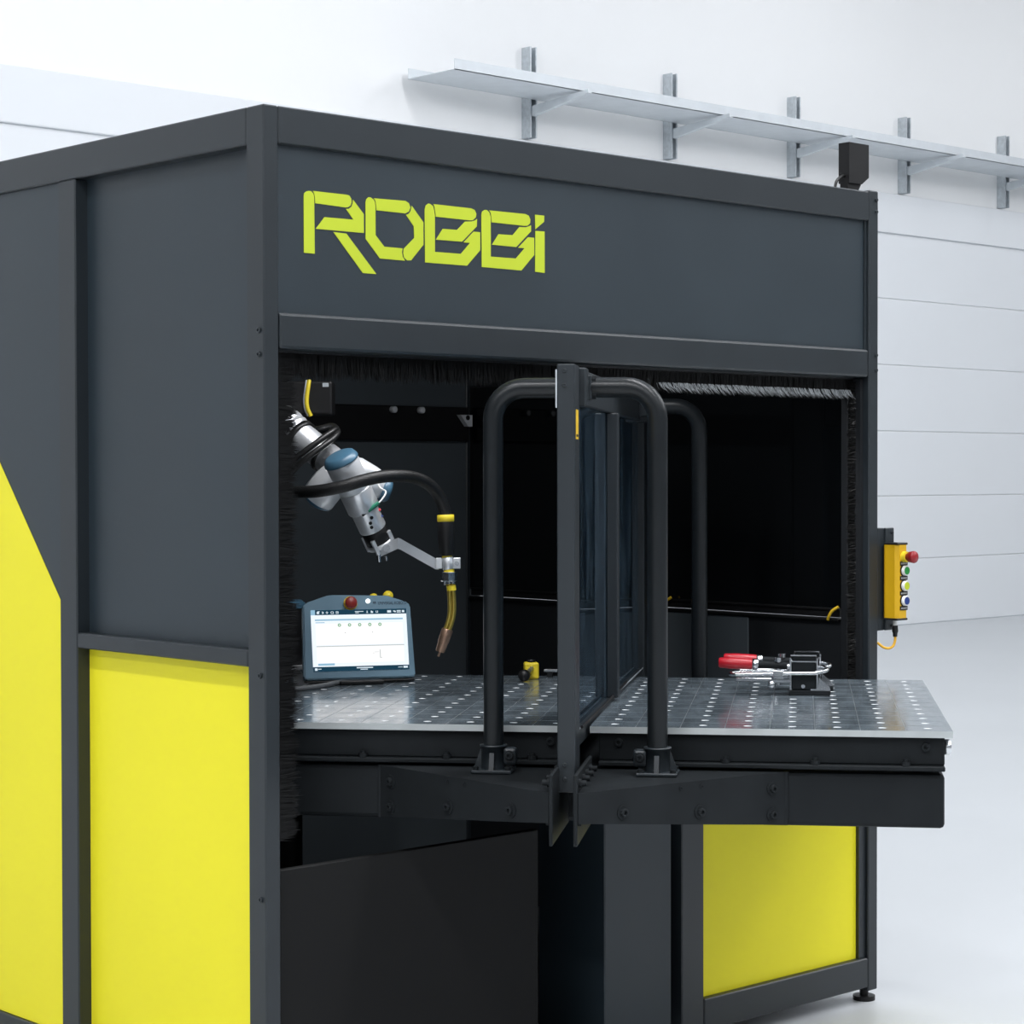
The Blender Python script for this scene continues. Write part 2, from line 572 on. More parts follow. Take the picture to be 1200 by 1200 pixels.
# lower front: cover coloured as if shaded at the left, dark cover and yellow panel at the right
part('front_cover', new(COVER).box((XL + 0.040, 0.012, 0.12), (-0.236, 0.03, 0.605), 0.002))
part('front_post', new(FRAME).box((0.238, 0.0, 0.03), (0.318, 0.05, 0.66), 0.003))
part('side_panel', new(YELLOW).box((0.318, 0.020, 0.115), (0.946, 0.032, 0.655)), label='yellow lower front panel')
part('panel_frame', new(FRAME).box((0.946, 0.010, 0.12), (0.9745, 0.045, 0.66)))
part('front_rail', new(FRAME).box((0.319, 0.0, 0.655), (0.974, 0.05, 0.675), 0.003))
# inside: rear wall and its rail
part('rear_panel', new(REAR).box((XL + 0.06, 1.605, 1.635), (XR - 0.06, 1.62, Z1)))
part('rear_panel', new(REAR).box((XL + 0.06, 1.605, 0.055), (XR - 0.06, 1.62, 1.53)))
rr = part('rear_rail', new(BLACKP).box((XL + 0.06, 1.585, 1.528), (XR - 0.06, 1.62, 1.637), 0.003))
for bx in (0.629, 0.742):
    b = new(WHITEALU).cyl((bx, 1.585, 1.624), (bx, 1.565, 1.624), 0.0105, ch=0.002)
    part('bolt', b, rr)
b = new(WHITEALU)
Mx = Matrix(((1, 0, 0, 0), (0, 0, 1, 1.560), (0, 1, 0, 0), (0, 0, 0, 1)))
b.prism([(0.895, 1.612), (0.945, 1.612), (0.945, 1.575), (0.928, 1.575)], 0.02, Mx)
b.use(BLACKP).cyl((0.925, 1.558, 1.603), (0.925, 1.562, 1.603), 0.008)
part('corner_bracket', b, rr)
# inside: left wall and right wall with its smoked window
part('inner_side_panel', new(INNER).box((XL + 0.05, 0.06, 0.055), (XL + 0.055, 1.6, Z1)))
rw = part('inner_side_panel', new(INNER).box((XR - 0.045, 0.06, 0.055), (XR - 0.030, 1.6, 1.028)))
part('inner_pale_sheet', new(REAR).box((XR - 0.052, 0.415, 0.14), (XR - 0.0455, 1.05, 1.018), 0.002))  # paler sheet over part of the lower right wall
part('inner_side_panel', new(INNER).box((XR - 0.045, 0.06, 1.70), (XR - 0.030, 1.6, Z1)))
rwin = part('side_window', new(GLOSSBLACK).box((XR - 0.045, 0.06, 1.055), (XR - 0.035, 1.6, 1.70)))
b = new(BLACKP)
b.box((XR - 0.055, 0.09, 1.050), (XR - 0.030, 1.59, 1.057), 0.002)
b.box((XR - 0.050, 0.09, 1.032), (XR - 0.030, 1.59, 1.050))
b.box((XR - 0.060, 0.09, 1.022), (XR - 0.030, 1.59, 1.030), 0.002)
rail = part('window_rail', b, rwin)
for ty in (0.085, 0.70):
    b = new(WARN).tube([(XR - 0.062, ty, 1.062), (XR - 0.067, ty + 0.018, 1.050), (XR - 0.066, ty + 0.030, 1.034), (XR - 0.062, ty + 0.036, 1.026)], 0.0042, 8, smoothn=3)
    part('cable_tie', b, rwin, label='yellow cable tie')
for px_, z0_, z1_ in ((0.955, 0.7, 1.68),):
    b = new(INNER).box((0.950, 0.052, 0.67), (0.974, 0.075, 1.678), 0.002)
    o = part('brush_holder', b)
    b = new(CHROME)
    for k in range(9):
        z = 0.80 + 0.1 * k
        b.bolt((0.962, 0.052, z), (0, -1, 0), 0.0045, 0.003)
    part('rivet', b, o, stuff=True)


# strip lamp under the roof, behind the header
wl = part('work_light', new(GALV).box((-0.80, 0.12, 2.095), (0.20, 0.20, 2.14), 0.003))
part('lamp_lens', new(LAMPLENS).box((-0.79, 0.13, 2.090), (0.19, 0.19, 2.0945)), wl)
ll = hall_light(-0.30, 0.16, 2.085, 0.98, 0.06, WORKLIGHT)

# brush seals round the opening
def bristles(name, n, start, end, dirv, length, spread, m, parent, jitter=0.25, width=0.0010, curl=(0, 0, 0), chunk=0.0):
    b = new(m)
    start, end, dirv, curl = Vector(start), Vector(end), Vector(dirv).normalized(), Vector(curl)
    along = (end - start).normalized()
    side = along.cross(dirv)
    for i in range(n):
        t = (i + rng.random()) / n
        clump = math.sin(t * 61) * 0.5 + math.sin(t * 173 + 1) * 0.5
        root = start.lerp(end, t) + side * rng.uniform(-0.006, 0.006)
        ln = length * (1 - jitter * rng.random() - chunk * max(0, clump))
        d = (dirv + along * (rng.gauss(0, spread) + 0.12 * clump) + side * rng.gauss(0, spread)).normalized()
        mid = root + d * ln * 0.55
        tip = root + d * ln + curl * ln * rng.uniform(0.5, 1.0)
        wv = along * width * rng.uniform(0.8, 1.6)
        sv = side * width
        vs = [root - wv, root + wv, root + sv, mid - wv, mid + wv, mid + sv, tip]
        b._add(vs, [(0, 1, 4, 3), (1, 2, 5, 4), (2, 0, 3, 5), (3, 4, 6), (4, 5, 6), (5, 3, 6)])
    o = b.build(name, parent)
    o['kind'] = 'stuff'
    return o


bh = part('brush_holder', new(INNER).box((XL + 0.04, 0.045, Z3 - 0.004), (XR - 0.042, 0.065, Z3 + 0.012)))
bristles('brush_bristles', 4200, (XL + 0.042, 0.055, Z3 - 0.002), (XR - 0.06, 0.055, Z3 - 0.002), (0, 0, -1), 0.062, 0.06, BRISTLE, bh, 0.18, chunk=0.12)
bristles('brush_tips', 420, (0.20, 0.045, Z3 - 0.034), (XR - 0.07, 0.045, Z3 - 0.034), (0.45, -0.25, -1), 0.030, 0.10, BRISTLET, bh, 0.4, 0.0010, curl=(0.15, -0.25, 0.0))
bh = part('brush_holder', new(INNER).box((XL + 0.0385, 0.045, 0.66), (XL + 0.050, 0.065, Z3 - 0.005)))
bristles('brush_bristles', 5200, (XL + 0.048, 0.055, 0.66), (XL + 0.048, 0.055, Z3 - 0.01), (1, 0, 0), 0.082, 0.07, BRISTLE, bh, 0.3, chunk=0.15)
bh = part('brush_holder', new(INNER).box((XR - 0.052, 0.020, 0.68), (XR - 0.0405, 0.045, Z3 - 0.005)))
bristles('brush_bristles', 1500, (XR - 0.05, 0.040, 0.68), (XR - 0.05, 0.040, Z3 - 0.01), (-1, 0.3, 0), 0.028, 0.16, BRISTLE, bh, 0.3, chunk=0.15)

# lettering on the header panel: flat plates cut from film, pieces of a letter a hair apart
LETTERS = [[[(-0.904, 1.998), (-0.903, 2.004), (-0.898, 2.008), (-0.892, 2.01), (-0.885, 2.01), (-0.879, 2.005), (-0.877, 1.998), (-0.876, 1.881), (-0.904, 1.881)], [(-0.88, 2.011), (-0.792, 2.011), (-0.784, 2.01), (-0.779, 2.004), (-0.778, 1.997), (-0.781, 1.989), (-0.788, 1.985), (-0.795, 1.984), (-0.874, 1.986), (-0.875, 1.998), (-0.877, 2.006)], [(-0.774, 2.002), (-0.745, 1.974), (-0.745, 1.934), (-0.873, 1.933), (-0.85, 1.959), (-0.773, 1.96), (-0.793, 1.981), (-0.785, 1.982), (-0.778, 1.987), (-0.775, 1.994)], [(-0.827, 1.93), (-0.792, 1.929), (-0.711, 1.849), (-0.748, 1.849)]], [[(-0.74, 2.0), (-0.738, 2.006), (-0.732, 2.011), (-0.726, 2.011), (-0.718, 2.007), (-0.715, 2.002), (-0.713, 1.993), (-0.713, 1.932), (-0.689, 1.909), (-0.638, 1.909), (-0.64, 1.901), (-0.638, 1.891), (-0.631, 1.883), (-0.701, 1.883), (-0.74, 1.922)], [(-0.717, 2.01), (-0.63, 2.012), (-0.62, 2.008), (-0.616, 1.999), (-0.62, 1.99), (-0.63, 1.985), (-0.71, 1.985), (-0.711, 1.995), (-0.713, 2.005)], [(-0.612, 2.003), (-0.579, 1.97), (-0.579, 1.921), (-0.614, 1.885), (-0.625, 1.884), (-0.634, 1.89), (-0.636, 1.899), (-0.635, 1.908), (-0.605, 1.934), (-0.606, 1.959), (-0.628, 1.982), (-0.62, 1.985), (-0.615, 1.991)]], [[(-0.575, 1.998), (-0.572, 2.007), (-0.564, 2.012), (-0.558, 2.011), (-0.551, 2.007), (-0.548, 1.998), (-0.546, 1.987), (-0.546, 1.908), (-0.47, 1.909), (-0.443, 1.935), (-0.462, 1.935), (-0.432, 1.961), (-0.413, 1.961), (-0.413, 1.921), (-0.452, 1.884), (-0.574, 1.883)], [(-0.55, 2.012), (-0.44, 2.012), (-0.429, 2.009), (-0.424, 2.001), (-0.426, 1.993), (-0.435, 1.986), (-0.443, 1.985), (-0.543, 1.985), (-0.545, 1.997), (-0.547, 2.007)], [(-0.422, 1.99), (-0.423, 1.973), (-0.467, 1.936), (-0.543, 1.935), (-0.523, 1.96), (-0.481, 1.961), (-0.458, 1.981), (-0.438, 1.983), (-0.428, 1.986)]], [[(-0.409, 2.0), (-0.407, 2.007), (-0.399, 2.012), (-0.392, 2.012), (-0.385, 2.007), (-0.381, 1.997), (-0.381, 1.909), (-0.304, 1.91), (-0.277, 1.935), (-0.297, 1.935), (-0.266, 1.961), (-0.247, 1.961), (-0.247, 1.922), (-0.287, 1.884), (-0.408, 1.884)], [(-0.386, 2.012), (-0.275, 2.013), (-0.264, 2.01), (-0.259, 2.002), (-0.26, 1.993), (-0.268, 1.987), (-0.277, 1.986), (-0.378, 1.986), (-0.379, 1.998), (-0.381, 2.007)], [(-0.257, 1.989), (-0.257, 1.975), (-0.303, 1.936), (-0.377, 1.936), (-0.357, 1.961), (-0.314, 1.962), (-0.293, 1.982), (-0.273, 1.983), (-0.263, 1.986)]], [[(-0.244, 2.014), (-0.215, 2.014), (-0.216, 2.0), (-0.243, 1.981)], [(-0.243, 1.977), (-0.214, 1.978), (-0.214, 1.883), (-0.244, 1.884)]]]
Mx = Matrix(((1, 0, 0, 0), (0, 0, -1, 0.0121), (0, 1, 0, 0), (0, 0, 0, 1)))
for pieces in LETTERS:
    b = new(LIME)
    for poly in pieces:
        b.prism([tuple(p) for p in poly], 0.0012, Mx)
    part('letter', b, hp)

# dark box standing on the roof at the right front corner
bx = thing('roof_unit', 'small black box with a cable standing on the cell roof near its right corner', 'device', (0.966, 0.045, Z0))
b = new(BLACKP)
Mx = Matrix(((1, 0, 0, 0), (0, 0, 1, -0.018), (0, 1, 0, 0), (0, 0, 0, 1)))
b.prism([(-0.042, 0.022), (0.012, 0.022), (0.042, 0.042), (0.042, 0.13), (-0.042, 0.13)], 0.036, Mx)
o = b.build('housing', bx)
b = new(BLACKP)
b.prism([(-0.042, 0.0), (0.0, 0.0), (0.015, 0.022), (-0.042, 0.022)], 0.026, Matrix.Translation((0, 0.005, 0)) @ Mx)
o = b.build('foot', bx)
b = new(RUBBER).tube([(-0.036, 0.0, 0.04), (-0.055, -0.004, 0.040), (-0.080, -0.006, 0.024), (-0.088, -0.006, 0.004)], 0.004, 8, smoothn=4)
b.build('cable', bx)

# ================================================================== the rotary welding table
TA = R(39.4)
UC, VC = 0.04, -0.028
ct, st_ = math.cos(TA), math.sin(TA)


def TW(u, v, z):
    """table frame (u along the divider, v across, z up) to the world"""
    return Vector((u * ct + v * st_, u * st_ - v * ct, z))


def L(u, v, z):
    """table frame to the local frame of the turning table's root"""
    return (u - UC, -(v - VC), z)


tt = thing('rotary_welding_table', 'black rotary welding table turned half way, with steel tops, tube hoops and a tinted divider',
           'welding table', tuple(TW(UC, VC, 0)), TA)


def tp(name, mb, parent=None, label=None, stuff=False):
    o = mb.build(name, parent or tt)
    if label:
        o['label'] = label
    if stuff:
        o['kind'] = 'stuff'
    return o


def lbox(b, a, c, bev=0.0):
    return b.box(L(*a), L(*c), bev)


# pedestal under the middle
b = new(PAINT)
Mw = Matrix.Rotation(-TA, 4, 'Z') @ Matrix.Translation(-TW(UC, VC, 0))
b.box((-0.019, 0.012, 0.0705), (0.213, 0.24, 0.66), 0.003, Mw)
b.use(MACHINE).cyl(L(UC, VC, 0.66), L(UC, VC, 0.70), 0.10, seg=32, ch=0.004)
tp('pedestal', b)
b = new(MACHINE)
lbox(b, (-0.44, -0.17, 0.70), (0.52, 0.114, 0.785), 0.004)
tp('centre_beam', b)


# the two perforated steel tops
def steel_top(v0, v1, cols):
    b = new(STEEL)
    zt, zb = 0.885, 0.871
    u0, u1 = -0.515, 0.592
    rows = [-0.468 + 0.0922 * k for k in range(12)]
    vb = [v0] + [(cols[i] + cols[i + 1]) / 2 for i in range(len(cols) - 1)] + [v1]
    ub = [u0] + [(rows[i] + rows[i + 1]) / 2 for i in range(11)] + [u1]
    r0, r1 = 0.0088, 0.0078
    N = 16
    for i, u in enumerate(rows):
        for j, v in enumerate(cols):
            a0, a1, c0, c1 = ub[i], ub[i + 1], vb[j], vb[j + 1]
            # square outline sampled in step with the circle
            outer, ring, ring2, low = [], [], [], []
            for k in range(N):
                an = 2 * math.pi * k / N + math.pi / 4
                dx, dy = math.cos(an), math.sin(an)
                s = 1 / max(abs(dx), abs(dy))
                ou = u + (dx * s * (a1 - u) if dx > 0 else dx * s * (u - a0))
                ov = v + (dy * s * (c1 - v) if dy > 0 else dy * s * (v - c0))
                ou = min(max(ou, a0), a1)
                ov = min(max(ov, c0), c1)
                outer.append(L(ou, ov, zt))
                ring.append(L(u + dx * r0, v + dy * r0, zt))
                ring2.append(L(u + dx * r1, v + dy * r1, zt - 0.0012))
                low.append(L(u + dx * r1, v + dy * r1, zb))
            b.use(STEEL)
            b._add(outer + ring, [(k, (k + 1) % N, N + (k + 1) % N, N + k) for k in range(N)])
            b.use(BRIGHT)
            b._add(ring + ring2 + low, [(k, (k + 1) % N, N + (k + 1) % N, N + k) for k in range(N)] +
                   [(N + k, N + (k + 1) % N, 2 * N + (k + 1) % N, 2 * N + k) for k in range(N)])
    b.use(EDGE)
    P = [L(u0, v0, zt), L(u1, v0, zt), L(u1, v1, zt), L(u0, v1, zt), L(u0, v0, zb), L(u1, v0, zb), L(u1, v1, zb), L(u0, v1, zb)]
    b._add(P, [(0, 1, 5, 4), (1, 2, 6, 5), (2, 3, 7, 6), (3, 0, 4, 7)])
    o = b.build('table_plate', tt, fix=False)
    # consistent normals: top faces up, bores towards their axis
    bm = bmesh.new()
    bm.from_mesh(o.data)
    bmesh.ops.remove_doubles(bm, verts=bm.verts[:], dist=1e-5)
    bmesh.ops.recalc_face_normals(bm, faces=bm.faces[:])
    up = sum(f.normal.z * f.calc_area() for f in bm.faces if abs(f.normal.z) > 0.9)
    if up < 0:
        bmesh.ops.reverse_faces(bm, faces=bm.faces[:])
    bm.to_mesh(o.data)
    bm.free()
    # scribed grid lines: hair-thin bright inlays flush with the surface
    g = new(DULLSTEEL)
    for v in vb[1:-1]:
        lbox(g, (u0 + 0.002, v - 0.0006, zt - 0.001), (u1 - 0.002, v + 0.0006, zt + 0.0002))
    for u in ub[1:-1]:
        lbox(g, (u - 0.0003, v0 + 0.002, zt - 0.001), (u + 0.0003, v1 - 0.002, zt + 0.0002))
    tp('scribed_grid', g, o, stuff=True)
    return o


steel_top(-0.006, 0.752, [0.044 + 0.0942 * k for k in range(8)])
steel_top(-0.812, -0.050, [-0.082 - 0.0942 * k for k in range(8)][::-1])

# welded boxes under the tops, with their foot flanges
for (v0, v1, bolts, lips) in ((0.012, 0.736, (0.054, 0.697), (0.281, 0.468, 0.656, 0.095)), (-0.800, -0.062, (-0.092, -0.735), (-0.498, -0.315, -0.130, -0.69))):
    b = new(MACHINE)
    lbox(b, (-0.500, v0, 0.812), (0.577, v1, 0.8705), 0.002)
    o = tp('table_frame', b)
    b = new(MACHINE)
    lbox(b, (-0.522, v0, 0.8015), (0.599, v1, 0.8115), 0.002)
    tp('foot_flange', b, o)
    for sgn, uu, ul in ((-1, -0.500, -0.512), (1, 0.577, 0.589)):
        b = new(MACHINE)
        for vv in bolts:
            b.bolt(L(uu, vv, 0.850), (sgn, 0, 0), 0.0095, 0.008)
        for vv in lips:
            b.cyl(L(ul, vv, 0.8115), L(ul, vv, 0.820), 0.0105, seg=6)
            b.cyl(L(ul, vv, 0.820), L(ul, vv, 0.826), 0.006, seg=8)
        tp('bolts', b, o, stuff=True)
b = new(CHROME).cyl(L(-0.455, 0.735, 0.845), L(-0.455, 0.752, 0.845), 0.0165, ch=0.003)
tp('end_knob', b, label='grey steel end knob')

# end beams and side beams below
for u0, u1 in ((-0.505, -0.425), (0.505, 0.585)):
    b = new(MACHINE)
    lbox(b, (u0, -0.79, 0.680), (u1, 0.736, 0.794), 0.009)
    tp('end_beam', b)
for v0, v1 in ((-0.785, -0.72), (0.665, 0.731)):
    b = new(MACHINE)
    lbox(b, (-0.424, v0, 0.690), (0.504, v1, 0.790), 0.004)
    tp('side_beam', b)


# wedge-shaped outriggers, cheek plates, hoops and divider posts; built for the near end and mirrored for the far one
def mirror_mesh(o):
    me = o.data
    for v in me.vertices:
        v.co.x = -v.co.x
    me.flip_normals()


def end_set(far):
    made = []

    def add(name, mb, parent=None, label=None, stuff=False):
        o = tp(name, mb, parent, label, stuff)
        made.append(o)
        return o
    # wedge plates
    for s in (-1, 1):
        ve, vc = (0.411, 0.006) if s > 0 else (-0.465, -0.053)
        ue, uf = -0.5055, -0.868
        t = 0.006
        b = new(MACHINE)
        # top plate
        top = [(ue, ve), (uf, vc), (ue, vc)]
        n = len(top)
        vs = [L(u, v, 0.795) for u, v in top] + [L(u, v, 0.789) for u, v in top]
        b._add(vs, [(0, 1, 2), (5, 4, 3), (0, 1, 4, 3), (1, 2, 5, 4), (2, 0, 3, 5)])
        # front plate: tall at the beam, shallow at the middle
        dirv = Vector((uf - ue, vc - ve, 0)).normalized()
        nrm = Vector((-abs(dirv.y), dirv.x * (1 if dirv.y < 0 else -1), 0))
        nrm = Vector((-dirv.y, dirv.x, 0))
        if nrm.x > 0:
            nrm = -nrm
        ee = Vector((ue, ve + (0.002 if s > 0 else -0.002), 0))
        ff = Vector((uf, vc, 0))
        ee2, ff2 = ee - nrm * t, ff - nrm * t
        q = [(ee, 0.7945), (ff, 0.7945), (ff, 0.735), (ee, 0.682), (ee2, 0.7945), (ff2, 0.7945), (ff2, 0.735), (ee2, 0.682)]
        vs = [L(p.x, p.y, z) for p, z in q]
        b._add(vs, [(0, 1, 2, 3), (7, 6, 5, 4), (0, 4, 5, 1), (1, 5, 6, 2), (2, 6, 7, 3), (3, 7, 4, 0)])
        # bottom flange
        bot = [(ue, ve * 0.75), (uf + 0.07, vc), (ue, vc)]
        vs = [L(u, v, 0.689 if i != 1 else 0.739) for i, (u, v) in enumerate(bot)] + [L(u, v, 0.683 if i != 1 else 0.733) for i, (u, v) in enumerate(bot)]
        b._add(vs, [(0, 1, 2), (5, 4, 3), (0, 1, 4, 3), (1, 2, 5, 4), (2, 0, 3, 5)])
        # end tab lying against the beam
        b.box(L(-0.5055, ve, 0.682), L(-0.5115, ve - s * 0.05, 0.7945))
        wd = add('outrigger', b)
        sb = new(MACHINE)
        nl = Vector((nrm.x, -nrm.y, 0))
        for tpos, z in ((0.085, 0.763), (0.085, 0.708), (0.44, 0.7315), (0.80, 0.748)):
            p = ee.lerp(ff, tpos)
            sb.bolt(L(p.x, p.y, z), nl, 0.0085, 0.007, wr=0.0145)
        for tpos in (0.43, 0.53):
            p = ee.lerp(ff, tpos)
            sb.bolt(L(p.x, p.y, 0.783), nl, 0.0045, 0.002)
        add('socket_screws', sb, wd, stuff=True)
    # cheek plates
    for v0, v1, s in ((-0.0515, -0.0445, -1), (-0.0035, 0.0045, 1)):
        b = new(MACHINE)
        lbox(b, (-0.872, v0, 0.690), (-0.578, v1, 0.831), 0.0015)
        ck = add('cheek_plate', b)
        sb = new(MACHINE)
        for k in range(4):
            uu = -0.845 + 0.070 * k
            vv = v1 if s > 0 else v0
            sb.cyl(L(uu, vv, 0.812), L(uu, vv + s * 0.006, 0.812), 0.0095, seg=6)
            sb.cyl(L(uu, vv + s * 0.006, 0.812), L(uu, vv + s * 0.016, 0.812), 0.006, seg=8)
        for zz in (0.781, 0.735):
            sb.cyl(L(-0.858, vv, zz), L(-0.858, vv + s * 0.007, zz), 0.006, seg=6)
        add('bolts', sb, ck, stuff=True)
    # hoop
    UH, va, vb_ = -0.59, -0.202, 0.143
    rad, zt = 0.066, 1.6015
    pts = [L(UH, va, 0.796), L(UH, va, 1.2), L(UH, va, zt - rad)]
    for k in range(1, 9):
        a = math.pi / 2 * k / 8
        pts.append(L(UH, va + rad * (1 - math.cos(a)), zt - rad + rad * math.sin(a)))
    pts.append(L(UH, VC, zt))
    for k in range(0, 9):
        a = math.pi / 2 * (1 - k / 8)
        pts.append(L(UH, vb_ - rad * (1 - math.cos(a)), zt - rad + rad * math.sin(a)))
    pts += [L(UH, vb_, 1.2), L(UH, vb_, 0.796)]
    b = new(TUBE).tube(pts, 0.0213, 24)
    hoop = add('guard_hoop', b)
    for vv, s in ((va, 1), (vb_, -1)):
        b = new(FRAME)
        b.box(L(UH - 0.040, vv - 0.043, 0.7955), L(UH + 0.040, vv + 0.043, 0.803), 0.002)
        b.lathe([(0, 0.0262), (0.046, 0.0262), (0.046, 0.0290), (0.050, 0.0290), (0.050, 0.0215)], L(UH, vv, 0.803), L(UH, vv, 0.9), 20, cap=False)
        # gussets
        for dv in (-1, 1):
            Mx = Matrix(((0, 0, 1, UH - UC - 0.002), (-dv, 0, 0, -(vv - VC)), (0, 1, 0, 0), (0, 0, 0, 1)))
            b.prism([(0.025, 0.803), (0.041, 0.803), (0.041, 0.806), (0.028, 0.842), (0.025, 0.842)], 0.004, Mx)
        Mx = Matrix(((-1, 0, 0, UH - UC), (0, 0, 1, -(vv - VC) - 0.005), (0, 1, 0, 0), (0, 0, 0, 1)))
        b.prism([(0.0255, 0.803), (0.038, 0.803), (0.0285, 0.838), (0.0255, 0.838)], 0.010, Mx)
        # clamp lug with its screw
        b.box(L(UH - 0.016, vv + s * 0.022, 0.812), L(UH + 0.012, vv + s * 0.050, 0.848), 0.006)
        b.use(MACHINE).bolt(L(UH - 0.016, vv + s * 0.036, 0.832), (-1, 0, 0), 0.0085, 0.007, wr=0.011)
        for du in (-0.03, 0.03):
            for dv in (-0.034, 0.034):
                b.cyl(L(UH + du, vv + dv, 0.803), L(UH + du, vv + dv, 0.810), 0.0065, seg=8)
        add('foot_socket', b, hoop)
    # divider end post
    b = new(FRAME)
    lbox(b, (-0.755, -0.048, 0.779), (-0.665, -0.012, 1.643), 0.002)
    post = add('divider_post', b)
    b = new(FRAME)
    for z in (1.630, 1.600, 0.835, 0.806):
        b.bolt(L(-0.755, -0.033, z), (-1, 0, 0), 0.0045, 0.003)
    add('rivets', b, post, stuff=True)
    b = new(GALV)
    lbox(b, (-0.752, -0.0512, 1.555), (-0.67, -0.0482, 1.632))
    add('side_plate', b, post, 'bare steel side plate')
    b = new(FRAME)
    # clamp saddle holding the hoop
    lbox(b, (-0.664, -0.046, 1.560), (-0.613, 0.002, 1.640), 0.003)
    lbox(b, (-0.612, -0.040, 1.575), (-0.568, 0.008, 1.628), 0.003)
    b.use(MACHINE)
    for z in (1.585, 1.618):
        b.cyl(L(-0.60, 0.008, z), L(-0.60, 0.016, z), 0.008, seg=8)
    add('hoop_saddle', b, post)
    if far:
        for o in made:
            mirror_mesh(o)
        return
    b = new(WARN)
    lbox(b, (-0.735, -0.0119, 1.492), (-0.690, -0.0112, 1.552))
    b.use(BLACKP)
    lbox(b, (-0.730, -0.01125, 1.497), (-0.695, -0.0110, 1.502))
    add('warning_label', b, post, 'small yellow warning label')


end_set(False)
end_set(True)

# divider rails, middle post, and the tinted panes between them
for z0, z1 in ((0.858, 0.893), (1.566, 1.640)):
    b = new(FRAME)
    lbox(b, (-0.664, -0.040, z0), (0.744, -0.016, z1), 0.002)
    tp('divider_rail', b)
b = new(GALV)
lbox(b, (-0.664, -0.0158, 0.8935), (0.744, -0.0145, 0.8965))
tp('glazing_strip', b)
b = new(FRAME)
lbox(b, (-0.020, -0.0275, 0.894), (0.020, -0.001, 1.565), 0.002)
tp('middle_post', b)
for u0, u1 in ((-0.664, -0.001), (0.001, 0.744)):
    b = new(GLASS)
    lbox(b, (u0, -0.0295, 0.8935), (u1, -0.0280, 1.5655))
    tp('glass_pane', b)
b = new(BLACKP)
b.tube([L(0.30, -0.014, 0.901), L(-0.10, -0.012, 0.8975), L(-0.64, -0.010, 0.8985)], 0.0035, 8, smoothn=3)
tp('edge_seal', b)

# the divider stands a touch out of square to the tops, as in the photo: its far end leans 2.7 cm to the right
for o in tt.children:
    if o.name.split('.')[0] in ('guard_hoop', 'divider_post', 'divider_rail', 'glazing_strip', 'middle_post', 'glass_pane', 'edge_seal'):
        for q in [o] + list(o.children):
            for v in q.data.vertices:
                v.co.y -= 0.0215 * max(0.0, v.co.x + 0.63)

# ================================================================== the robot arm
robot = thing('robot_arm', 'silver robot arm with blue-grey joint caps reaching in from the left of the cell', 'robot', (-0.2050, 1.0290, 0.6410))
RB = Vector(robot.location)


def rp(name, mb, parent=None, label=None, root=None):
    root = root or robot
    o = mb.build(name, parent or root)
    if parent is None:
        o.location = -Vector(root.location)
    if label:
        o['label'] = label
    return o


def V3(t):
    return Vector(t)


# pedestal and base joint
base = V3((-0.2030, 1.0320, 0.8540))
b = new(STRAP)
b.cyl((base.x, base.y, 0.072), (base.x, base.y, 0.086), 0.16, seg=24)
b.use(COVER).cyl((base.x, base.y, 0.086), (base.x, base.y, base.z - 0.01), 0.05, seg=20)
b.use(WHITEALU)
b.cyl((base.x, base.y, base.z - 0.01), (base.x, base.y, base.z), 0.085, seg=24)
fx, fy = 0.7336, -0.6796      # picture-right direction on the ground
for ang in (0, 90, 180, 270):
    dx = fx * math.cos(R(ang)) - fy * math.sin(R(ang))
    dy = fx * math.sin(R(ang)) + fy * math.cos(R(ang))
    Mx = Matrix(((dx, 0, -dy, base.x + dy * 0.004), (dy, 0, dx, base.y - dx * 0.004), (0, 1, 0, base.z), (0, 0, 0, 1)))
    b.prism([(0.028, 0), (0.085, 0), (0.034, 0.058), (0.028, 0.058)], 0.008, Mx)
    b.box((0.058, -0.006, 0), (0.078, 0.006, 0.055), 0, Matrix(((dx, -dy, 0, base.x), (dy, dx, 0, base.y), (0, 0, 1, base.z), (0, 0, 0, 1))))
b.cyl((base.x, base.y, base.z + 0.055), (base.x, base.y, base.z + 0.064), 0.085, seg=24)
rp('pedestal', b, label='bright metal pedestal with ribs')
bj = base + Vector((0, 0, 0.064))
b = new(BLACKP).lathe([(0, 0.058), (0.02, 0.062), (0.135, 0.062), (0.150, 0.056)], bj, bj + Vector((0, 0, 1)), 28)
jb = rp('base_joint', b)
b = new(BLUECAP).lathe([(0, 0.0600), (0.012, 0.060), (0.020, 0.050), (0.023, 0.0)], bj + Vector((0, 0, 0.150)), bj + Vector((0, 0, 1)), 28)
rp('joint_cap', b, jb)
# shoulder, upper arm and elbow (behind the post)
sh = bj + Vector((-0.135, 0.01, 0.085))
el = V3((-0.4410, 0.8350, 1.6110))
b = new(WHITEALU).lathe([(0, 0.05), (0.01, 0.057), (0.15, 0.057), (0.16, 0.05)], sh + Vector((0.0, 0, -0.06)), sh + Vector((0, 0, 1)), 24)
rp('shoulder_joint', b)
b = new(WHITEALU).cyl(bj + Vector((0, 0, 0.085)), sh, 0.050, seg=24)
rp('shoulder_housing', b)
b = new(SILVER).cyl(sh, el, 0.042, 0.038, seg=24)
rp('upper_arm', b)
ax = (V3((-0.3720, 0.5480, 1.4300)) - V3((-0.4550, 0.7380, 1.5820))).normalized()
sd = ax.cross(Vector((0, 0, 1))).normalized()
b = new(WHITEALU).lathe([(0, 0.045), (0.01, 0.05), (0.12, 0.05), (0.13, 0.045)], el - sd * 0.065, el + sd, 24)
o = rp('elbow_joint', b)
b = new(BLUECAP).lathe([(0, 0.045), (0.012, 0.045), (0.02, 0.035), (0.022, 0)], el + sd * 0.065, el + sd, 24)
rp('joint_cap', b, o)
